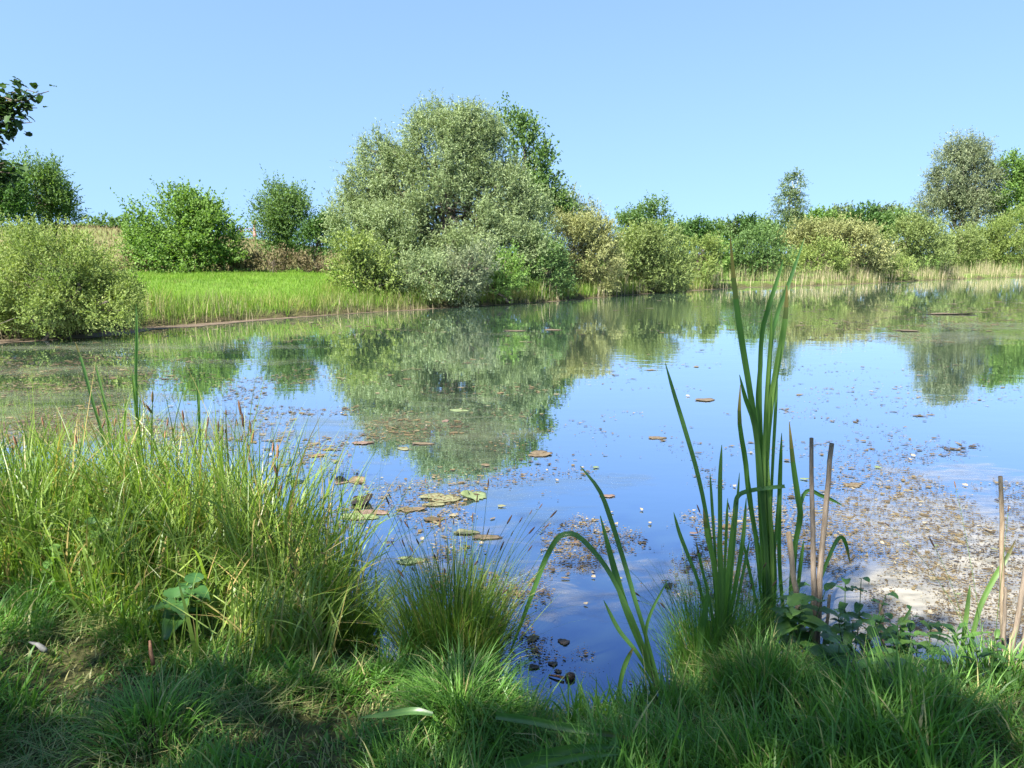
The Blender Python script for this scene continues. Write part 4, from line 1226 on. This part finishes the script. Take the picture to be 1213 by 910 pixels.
tag(mesh_obj('cut_blade', v, f, M['cattail'], tone=t), 'short bluish cut blade lying left of the lower tussock', 'blade')


# dead stalks
def stalk(name, label, paths_px, Y, mat, parts_name='stalk', group='dead dry stalks on the bank'):
    b = at(paths_px[0][0][-1][0], paths_px[0][0][-1][1], Y)
    t = thing(name, label, 'dry stalk', (float(b[0]), Y, gz(b[0], Y)), group)
    for pl, w0, w1 in paths_px:
        pts = smooth_path(np.array([at(p[0], p[1], Y + 0.01 * i) for i, p in enumerate(pl)]), 14)
        wob = RNG.normal(0, 0.0012, (14, 3)); pts = pts + wob
        s = Y / FPX
        v, f = tube_mesh([(pts, np.linspace(w0 * s / 2, w1 * s / 2, 14))], 8)
        mesh_obj(parts_name, v, f, M[mat], t)
    return t


s1 = stalk('dead_stalk', 'pair of tall dry stalks with grey tops and fawn feet right of the cattail',
           [([(961, 519), (962, 600), (964, 690), (966, 745), (968, 812)], 5, 9), ([(985, 525), (979, 595), (972, 675), (969, 745), (967, 812)], 6, 9)], 3.42, 'greystalk')
stalk('dead_stalk', 'fawn dry stalk leaning left beside the pair of tall stalks', [([(934, 631), (940, 680), (947, 730), (960, 806)], 7, 7)], 3.36, 'stalk')
stalk('dead_stalk', 'bundle of short split fawn stalks at the foot of the tall pair',
      [([(983, 705), (977, 760), (969, 812)], 4, 6), ([(990, 745), (982, 775), (972, 812)], 4, 6), ([(975, 768), (980, 785), (986, 806), (988, 822)], 6, 3), ([(962, 745), (964, 790), (966, 816)], 9, 12)], 3.38, 'stalk')
stalk('dead_stalk', 'tallest thin pale stalk at the right edge', [([(1185, 564), (1187, 650), (1188, 740), (1190, 800), (1188, 875)], 5, 8)], 3.1, 'stalk')
stalk('dead_stalk', 'brown dry stalks crossing beside the pale stalk at the right edge',
      [([(1215, 672), (1207, 725), (1198, 775), (1192, 860)], 6, 8), ([(1191, 696), (1189, 760), (1188, 862)], 4, 7), ([(1216, 745), (1208, 790), (1198, 868)], 6, 7)], 3.05, 'greystalk')
stalk('dead_stalk', 'short lone dry stalk standing in the scum behind the round leaved weed', [([(1043, 712), (1046, 760), (1049, 805)], 5, 7)], 3.5, 'greystalk')


# ------------------------------------------------------------------ tussocks
def spike_stem(parent, base, az, lean, bend, length, mat_spike, spike_len, rng, name='seed_stem', r=0.0016, spikes=1):
    n = 14
    t = np.linspace(0, 1, n)
    th = lean + bend * t ** 1.5
    ds = length / (n - 1)
    hh = np.concatenate([[0], np.cumsum(np.sin(th[:-1]) * ds)]); zz = np.concatenate([[0], np.cumsum(np.cos(th[:-1]) * ds)])
    c = np.array(base)[None, :] + np.stack([np.cos(az) * hh, np.sin(az) * hh, zz], 1)
    v, f = tube_mesh([(c, np.linspace(r * 1.3, r * 0.8, n))], 5)
    st_ = mesh_obj(name, v, f, M['stem'], parent)
    for s in range(spikes):
        k0 = n - 1 - s * 3
        tip = c[k0]; d = norm(c[k0] - c[k0 - 2]); tip0 = tip - d * spike_len * (0.5 if s == 0 else 0.2)
        if s:
            d = norm(d + np.array([rng.normal(0, .4), rng.normal(0, .4), 0.1]))
        pp = np.array([tip0 + d * spike_len * q for q in (0, .15, .4, .7, .92, 1.0)])
        v, f = tube_mesh([(pp, np.array([0.3, 0.85, 1.0, 0.9, 0.5, 0.15]) * spike_len * 0.09)], 6)
        o = mesh_obj('seed_head', v, f, M[mat_spike])
        wl = np.array(parent.location)
        o.data.transform(__import__('mathutils').Matrix.Translation(Vector(-wl)))
        o.parent = st_
    return st_


def tussock(name, label, x, y, r, n, hmin, hmax, seed, tone_mean, mat='turf', lean=0.5, bend=0.9, w=(0.002, 0.0045), stems=0, dead=0.08):
    rg = np.random.default_rng(seed)
    z0 = max(gz(x, y), 0.0)
    t = thing(name, label, 'sedge tussock', (x, y, z0), 'sedge tussocks on the near bank')
    rr = r * np.sqrt(rg.uniform(0, 1, n)); aa = rg.uniform(0, 2 * math.pi, n)
    bx, by = x + rr * np.cos(aa), y + rr * np.sin(aa)
    mound = 0.5 * r * (1 - (rr / r) ** 2)
    length = rg.uniform(hmin, hmax, n) * rg.uniform(0.75, 1.1, n)
    v, f, tn = blades(np.stack([bx, by, z0 - 0.02 + mound], 1), aa + rg.normal(0, 0.7, n), np.abs(rg.normal(0.1, 0.15, n)) + lean * rr / r * rg.uniform(0.3, 1, n), np.abs(rg.normal(bend, 0.45, n)),
                      length, rg.uniform(*w, n), grass_tone(rg, n, dead, tone_mean, 0.16), rg, 7)
    mesh_obj('blades', v, f, M[mat], t, tn)
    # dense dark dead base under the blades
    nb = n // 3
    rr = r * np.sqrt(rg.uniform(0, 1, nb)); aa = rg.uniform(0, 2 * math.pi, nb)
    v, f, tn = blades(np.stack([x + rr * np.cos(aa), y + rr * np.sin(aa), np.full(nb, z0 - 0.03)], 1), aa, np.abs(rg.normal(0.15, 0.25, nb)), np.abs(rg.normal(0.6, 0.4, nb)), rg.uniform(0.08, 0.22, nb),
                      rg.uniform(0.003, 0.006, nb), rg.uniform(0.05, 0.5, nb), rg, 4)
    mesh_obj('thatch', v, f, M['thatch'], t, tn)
    for s in range(stems):
        a = rg.uniform(0, 2 * math.pi)
        spike_stem(t, (x + 0.6 * r * math.cos(a), y + 0.6 * r * math.sin(a), z0 + 0.05), a + rg.normal(0, .4), abs(rg.normal(0.2, 0.15)), abs(rg.normal(0.5, 0.35)),
                   rg.uniform(0.45, 0.80), 'spike', rg.uniform(0.025, 0.05), rg, r=0.0011)
    return t


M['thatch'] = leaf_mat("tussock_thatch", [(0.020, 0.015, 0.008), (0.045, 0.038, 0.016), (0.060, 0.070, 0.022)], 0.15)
cpt = on(528, 800, 0.15)
tussock('sedge_tussock', 'dense green sedge tussock at the water edge with dark thin flower stems', -0.27, 3.25, 0.20, 1700, 0.22, 0.62, 601, 0.60, 'sedge', 0.30, 0.45, w=(0.0025, 0.0065), stems=44)
tussock('sedge_tussock', 'low drooping shaded tussock at the bottom, below the flowering tussock', -0.19, 2.62, 0.15, 1300, 0.18, 0.36, 602, 0.62, 'turf', 0.55, 1.5, w=(0.003, 0.007))
tussock('sedge_tussock', 'dark tussock at the foot of the sunlit cattail', 0.93, 3.42, 0.15, 1100, 0.18, 0.58, 603, 0.52, 'turf', 0.25, 0.7, stems=12)
tussock('sedge_tussock', 'tussock around the feet of the tallest cattail', 1.15, 3.60, 0.15, 900, 0.16, 0.52, 604, 0.52, 'turf', 0.3, 0.8, stems=6)
tussock('sedge_tussock', 'drooping tussock at the right corner of the left sedge stand, hanging over the water', -0.86, 3.62, 0.17, 900, 0.22, 0.62, 605, 0.6, 'sedge', 0.4, 1.2, stems=6, w=(0.003, 0.008))
tussock('sedge_tussock', 'low tussock at the bottom left in the shaded turf', -1.25, 2.45, 0.17, 520, 0.10, 0.30, 606, 0.6, 'turf', 0.6, 1.5, w=(0.003, 0.007))
tussock('sedge_tussock', 'small tussock in the shaded turf before the leaning cattail', 0.62, 2.72, 0.15, 330, 0.08, 0.22, 607, 0.66, 'turf', 0.5, 0.9, w=(0.003, 0.007))
tussock('sedge_tussock', 'bushy grass tussock at the bottom right corner', 1.42, 2.55, 0.26, 420, 0.10, 0.30, 608, 0.62, 'turf', 0.4, 1.1, w=(0.003, 0.0075))
tussock('sedge_tussock', 'grass tussock below the bundle of split stalks', 1.02, 2.85, 0.2, 500, 0.08, 0.24, 609, 0.64, 'turf', 0.4, 0.9, w=(0.003, 0.007))
tussock('sedge_tussock', 'grass tussock under the dry stalks at the right edge', 1.98, 2.85, 0.2, 500, 0.08, 0.24, 610, 0.62, 'turf', 0.4, 0.9, w=(0.003, 0.007), stems=4)

# rusty flowering spikes of the left stand, each stem a thing
rng = np.random.default_rng(620)
spk = [(68, 508), (78, 505), (101, 508), (92, 520), (135, 500), (118, 487), (180, 470), (172, 478), (197, 500), (203, 512), (218, 492), (245, 500), (258, 505), (262, 510), (285, 483), (282, 500),
       (297, 505), (296, 530), (322, 530), (328, 535), (12, 520), (20, 522), (232, 520), (266, 490), (52, 500), (152, 520)]
for k, (a, b) in enumerate(spk):
    Y = rng.uniform(4.3, 4.9) if a < 300 else 4.1
    tip = at(a, b, Y)
    L0 = rng.uniform(0.35, 0.55)
    az = rng.uniform(0, 6.28)
    lean = rng.uniform(0.02, 0.18)
    base = tip - np.array([math.cos(az) * math.sin(lean) * L0, math.sin(az) * math.sin(lean) * L0, L0 * math.cos(lean)])
    t = thing('flowering_sedge', 'flowering sedge stem with rusty spike standing out of the left stand', 'sedge stem', tuple(base), 'rusty sedge flower stems')
    spike_stem(t, base, az, lean, 0.05, L0, 'rust' if rng.uniform() < 0.55 else 'spike', rng.uniform(0.05, 0.085), rng, 'stem', 0.0022, spikes=int(rng.integers(1, 4)))


# ------------------------------------------------------------------ broad leaved weeds
def broad_leaf(base, d, L, W, rng, shape='round', droop=0.5, tone=0.5):
    """a leaf blade with midrib fold, from its base along direction d"""
    d = norm(np.asarray(d, float)); up = np.array([0, 0, 1.0])
    side = norm(np.cross(d, up) + 1e-6); nrm = np.cross(side, d)
    n = 9
    t = np.linspace(0, 1, n)
    if shape == 'round':
        prof = np.sqrt(np.clip(1 - (2 * t - 0.9) ** 2 / 1.22, 0, 1)) * (1 - 0.15 * t); prof[0] = .35; prof[-1] = 0.03
    elif shape == 'heart':
        prof = np.array([.55, .95, 1, .95, .82, .64, .44, .22, .02])
    else:
        prof = np.array([.12, .6, .92, 1, .9, .72, .5, .26, .02])
    c = np.asarray(base)[None, :] + d[None, :] * (L * t)[:, None] - up[None, :] * (droop * L * t ** 2)[:, None]
    w = (prof * W * 0.5)[:, None]
    wav = rng.normal(0, 0.05, (n, 1)) * W
    rows = np.stack([c - side * w + nrm * (0.22 * w + wav), c - side * w * .5 + nrm * .10 * w, c, c + side * w * .5 + nrm * .10 * w, c + side * w + nrm * (0.22 * w - wav)], 1)
    v = rows.reshape(-1, 3)
    f = np.array([(i * 5 + k, i * 5 + k + 1, (i + 1) * 5 + k + 1, (i + 1) * 5 + k) for i in range(n - 1) for k in range(4)], np.int32)
    return v, f, np.clip(tone + rng.normal(0, .03, len(f)) + np.tile([.04, -.03, .02, -.04], n - 1), 0, 1)


def weed(name, label, cat, x, y, h, nleaf, L, W, seed, shape, tone=0.5, spread=0.12, opposite=False, nstem=1, zbase=None):
    rg = np.random.default_rng(seed)
    z0 = max(gz(x, y), 0) if zbase is None else zbase
    t = thing(name, label, cat, (x, y, z0))
    for s in range(nstem):
        az = rg.uniform(0, 6.28)
        top = np.array([x + spread * math.cos(az) * (nstem > 1 or 0.3), y + spread * math.sin(az) * (nstem > 1 or 0.3), z0 + h * rg.uniform(0.8, 1.05)])
        sx = x + rg.normal(0, spread * .25); sy = y + rg.normal(0, spread * .25)
        p = smooth_path([(sx, sy, z0 - 0.03), ((x + top[0]) / 2 + rg.normal(0, .01), (y + top[1]) / 2, z0 + h * .5), top], 10)
        v, f = tube_mesh([(p, np.linspace(0.0035, 0.0018, 10))], 6)
        mesh_obj('stem', v, f, M['stem'], t)
        for q in range(nleaf):
            u = 0.25 + 0.75 * (q + 0.5) / nleaf
            b = p[min(9, int(u * 9.99))]
            a = (q % 2) * math.pi + (q // 2) * 1.57 + rg.normal(0, .3) if opposite else q * 2.4 + rg.normal(0, .3)
            rise = 0.75 if shape == 'lance' else 0.25
            d = np.array([math.cos(a), math.sin(a), rise + 0.5 * (u > .85)])
            sz = rg.uniform(0.7, 1.15) * (1.0 if u < .8 else 0.8)
            v, f, tn = broad_leaf(b, d, L * sz, W * sz, rg, shape, rg.uniform(.25, .7), np.clip(tone + rg.normal(0, .12), 0, 1))
            mesh_obj('leaf', v, f, M['broad'], t, tn)
    return t


def g_at(px_, py_, z=0.3):
    p = on(px_, py_, z); return float(p[0]), float(p[1])


def weed_px(name, label, cat, px_, py_, Y, h, *a, **k):
    x = float(at(px_, py_, Y)[0])
    return weed(name, label, cat, x, Y, h, *a, **k)


weed_px('dock_plant', 'dark round leaved weed in the shade below the left sedge stand', 'weed', 205, 740, 3.22, 0.27, 7, 0.14, 0.12, 641, 'heart', 0.3, 0.10, nstem=3)
weed_px('bindweed_plant', 'sunlit heart leaved weed inside the left sedge stand', 'weed', 150, 660, 3.75, 0.40, 7, 0.10, 0.075, 642, 'heart', 0.85, 0.15, nstem=3)
weed_px('bindweed_plant', 'small bright leaved weed left of the sunlit heart leaved weed', 'weed', 45, 690, 3.6, 0.30, 5, 0.09, 0.06, 643, 'heart', 0.8, 0.10, nstem=2)
weed_px('comfrey_plant', 'bushy broad leaved weed behind the pair of tall dry stalks', 'weed', 940, 780, 3.36, 0.46, 9, 0.14, 0.08, 644, 'round', 0.6, 0.13, nstem=4)
weed_px('comfrey_plant', 'leafy green weed right of the pair of tall dry stalks', 'weed', 1005, 780, 3.34, 0.48, 11, 0.085, 0.055, 645, 'round', 0.5, 0.14, nstem=6)
weed_px('loosestrife_plant', 'upright weed with long pointed leaves standing before the scum at right', 'weed', 1128, 850, 3.12, 0.30, 14, 0.18, 0.034, 646, 'lance', 0.45, 0.05, opposite=True)
weed_px('loosestrife_plant', 'thin branching weed with few leaves left of the upright pointed weed', 'weed', 1075, 840, 3.15, 0.34, 7, 0.10, 0.034, 647, 'lance', 0.35, 0.10, nstem=2)
weed_px('bindweed_plant', 'low weed with bright round leaves right of the split stalks', 'weed', 1045, 835, 3.1, 0.24, 6, 0.10, 0.085, 648, 'heart', 0.8, 0.12, nstem=4)
weed_px('dock_plant', 'dark heart leaved weed at the foot of the split stalks', 'weed', 985, 850, 2.95, 0.20, 5, 0.11, 0.085, 649, 'heart', 0.25, 0.08, nstem=2)
weed_px('loosestrife_plant', 'small pointed weed at the lower right of the pointed weed', 'weed', 1150, 880, 2.85, 0.22, 8, 0.12, 0.025, 650, 'lance', 0.4, 0.06, opposite=True)
weed_px('comfrey_plant', 'pale leafy weed between the thin branching weed and the pointed weed', 'weed', 1098, 830, 3.16, 0.26, 8, 0.08, 0.05, 651, 'round', 0.7, 0.10, nstem=3)
weed_px('loosestrife_plant', 'narrow leaved weed close to the pale stalk at the right edge', 'weed', 1170, 840, 3.10, 0.30, 12, 0.13, 0.026, 652, 'lance', 0.55, 0.05, opposite=True)
weed_px('bindweed_plant', 'low heart leaved weed in the right corner below the dry stalks', 'weed', 1198, 880, 2.82, 0.20, 6, 0.09, 0.07, 653, 'heart', 0.6, 0.10, nstem=3)
weed_px('dock_plant', 'low dark weed in the turf below the upright pointed weed', 'weed', 1065, 880, 2.75, 0.20, 6, 0.12, 0.07, 654, 'round', 0.35, 0.10, nstem=2)
# single young reed shoots at right
for k, (pl, w, tn, lab) in enumerate([
        ([(1203, 640), (1192, 662), (1179, 683), (1164, 712), (1156, 737), (1148, 775), (1138, 845)], 9, 0.8, 'pale bluish reed shoot bending right before the scum'),
        ([(1149, 693), (1146, 720), (1142, 752), (1138, 790), (1134, 850)], 8, 1.0, 'straight yellow green reed shoot beside the pointed weed'),
        ([(1080, 718), (1071, 738), (1069, 752), (1074, 790), (1079, 840)], 8, 0.55, 'short reed shoot with folded tip behind the thin branching weed')]):
    bb = at(pl[-1][0], pl[-1][1], 3.12)
    t = thing('reed_shoot', lab, 'reed', (float(bb[0]), 3.12, gz(bb[0], 3.12)))
    leaf_px(t, pl, w, 3.2, 3.12, tn, name='blade')
# litter on the bank
p = at(46, 771, 3.05); z_ = gz(p[0], p[1]) + 0.05
q = np.array([p[0], p[1], z_])
v, f = tube_mesh([(np.array([q + [-.05, 0.02, 0.012], q + [0, 0, 0.01], q + [.03, -.02, 0.004], q + [.05, -.03, 0.0]]), np.array([.004, .010, .013, .010]))], 6)
tag(mesh_obj('bleached_stick', v, f, M['litter']), 'bleached grey stick lying in the turf at left', 'stick')
p = on(181, 782, 0.36)
v, f = tube_mesh([(np.array([p + [-.02, .03, 0.07], p + [-0.005, 0, 0.03], p + [.012, -.02, -0.01]]), np.array([.006, .009, .008]))], 7)
tag(mesh_obj('brown_stick', v, f, M['deadleaf']), 'short red brown stick poking out under the dark round leaved weed', 'stick')

# ------------------------------------------------------------------ the alder over the photographer
rng = np.random.default_rng(901)
ax, ay = -6.2, -1.0
alder = thing('alder_tree', 'alder, leaf colour darkened for shade, whose branch tips reach in at the upper left', 'tree', (ax, ay, gz(ax, ay)))
E = [(-3.4, -3.6, 7.0, 3.4, 2.8, 2.3), (0.3, -3.9, 6.6, 2.8, 2.5, 2.0), (-6.2, -2.6, 6.2, 2.6, 2.4, 2.2), (-4.8, -2.6, 8.2, 3, 2.6, 2.0), (2.6, -4.2, 6.4, 2.2, 2.0, 1.6), (-4.7, -1.9, 5.5, 2.2, 1.7, 1.5), (-3.0, -2.4, 5.6, 1.8, 1.4, 1.2)]
v, f, tn, cen = crown_mesh(E, rng, L=0.13, W=0.10, cover=1.4, twig=0.6, per=9, up=0.3, out=0.7, sub=0.34, shell=(0.4, 0.95))
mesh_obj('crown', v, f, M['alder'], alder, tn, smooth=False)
paths = []
b0 = np.array([ax, ay, gz(ax, ay) - 0.2])
tr_ = limb(b0, (-5.4, -2.2, 8.5), 0.26, 0.06, rng, 0.03, 10); paths.append(tr_)
for e in E:
    i = 4 + rng.integers(0, 3)
    lm = limb(tr_[0][i], e[:3], tr_[1][i] * 0.6, 0.03, rng, 0.05, 8); paths.append(lm)
    for q in rng.choice(len(cen), 9, replace=False):
        if np.linalg.norm(cen[q] - np.array(e[:3])) < 4:
            paths.append(limb(lm[0][4], cen[q], 0.03, 0.006, rng, 0.08, 6))
v, f = tube_mesh(paths, 8)
mesh_obj('trunk', v, f, M['bark'], alder)
# the low limb that shows at the upper left, its round leaves dark because shade is put into their colour
tips = [at(a, b_, yy) for a, b_, yy in [(58, 108, 5.0), (40, 116, 5.0), (33, 130, 5.0), (44, 128, 5.02), (38, 145, 4.95), (25, 140, 5.0), (12, 118, 5.1), (14, 158, 5.0), (3, 176, 5.05), (20, 128, 5.1),
                                         (4, 140, 5.1), (18, 198, 4.9), (10, 203, 4.9), (2, 205, 4.95), (22, 206, 4.9), (0, 130, 5.2), (8, 150, 5.0), (-14, 140, 5.1), (-20, 170, 5.0), (-15, 200, 4.9), (-35, 155, 5.0), (50, 112, 5.0), (30, 108, 5.05), (28, 152, 5.0), (10, 172, 5.0), (20, 214, 4.9), (8, 192, 4.95)]]
root = at(-60, 150, 4.9)
root2 = at(-60, 212, 4.8)
paths = [limb(tr_[0][3], root, 0.07, 0.022, rng, 0.03, 12), limb(root + [-.3, -.3, 0], root2, 0.02, 0.012, rng, 0.04, 6)]
LV, LF, LT, off = [], [], [], 0
for q, tp in enumerate(tips):
    r0 = root2 if 11 <= q <= 14 or q in (19, 25, 26) else root
    p, rad = limb(r0, tp, 0.011, 0.0022, rng, 0.05, 9)
    paths.append((p, rad))
    for s in range(26):
        u = rng.uniform(0.45, 1.0)
        b_ = p[int(u * 8)] + rng.normal(0, 0.035, 3)
        d = norm(np.array([rng.normal(0.3, .7), rng.normal(0, .7), rng.normal(-0.1, .5)]))
        Lf = rng.uniform(0.035, 0.062)
        v_, f_, t_ = broad_leaf(b_, d, Lf, Lf * 0.85, rng, 'round', 0.25, rng.uniform(0.2, 0.7))
        LV.append(v_); LF.append(f_ + off); LT.append(t_); off += len(v_)
v, f = tube_mesh(paths, 6)
mesh_obj('limb', v, f, M['bark'], alder)
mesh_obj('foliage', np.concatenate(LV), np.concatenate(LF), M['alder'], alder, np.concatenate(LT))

print("objects", len(bpy.data.objects), "faces", sum(len(m.polygons) for m in bpy.data.meshes))
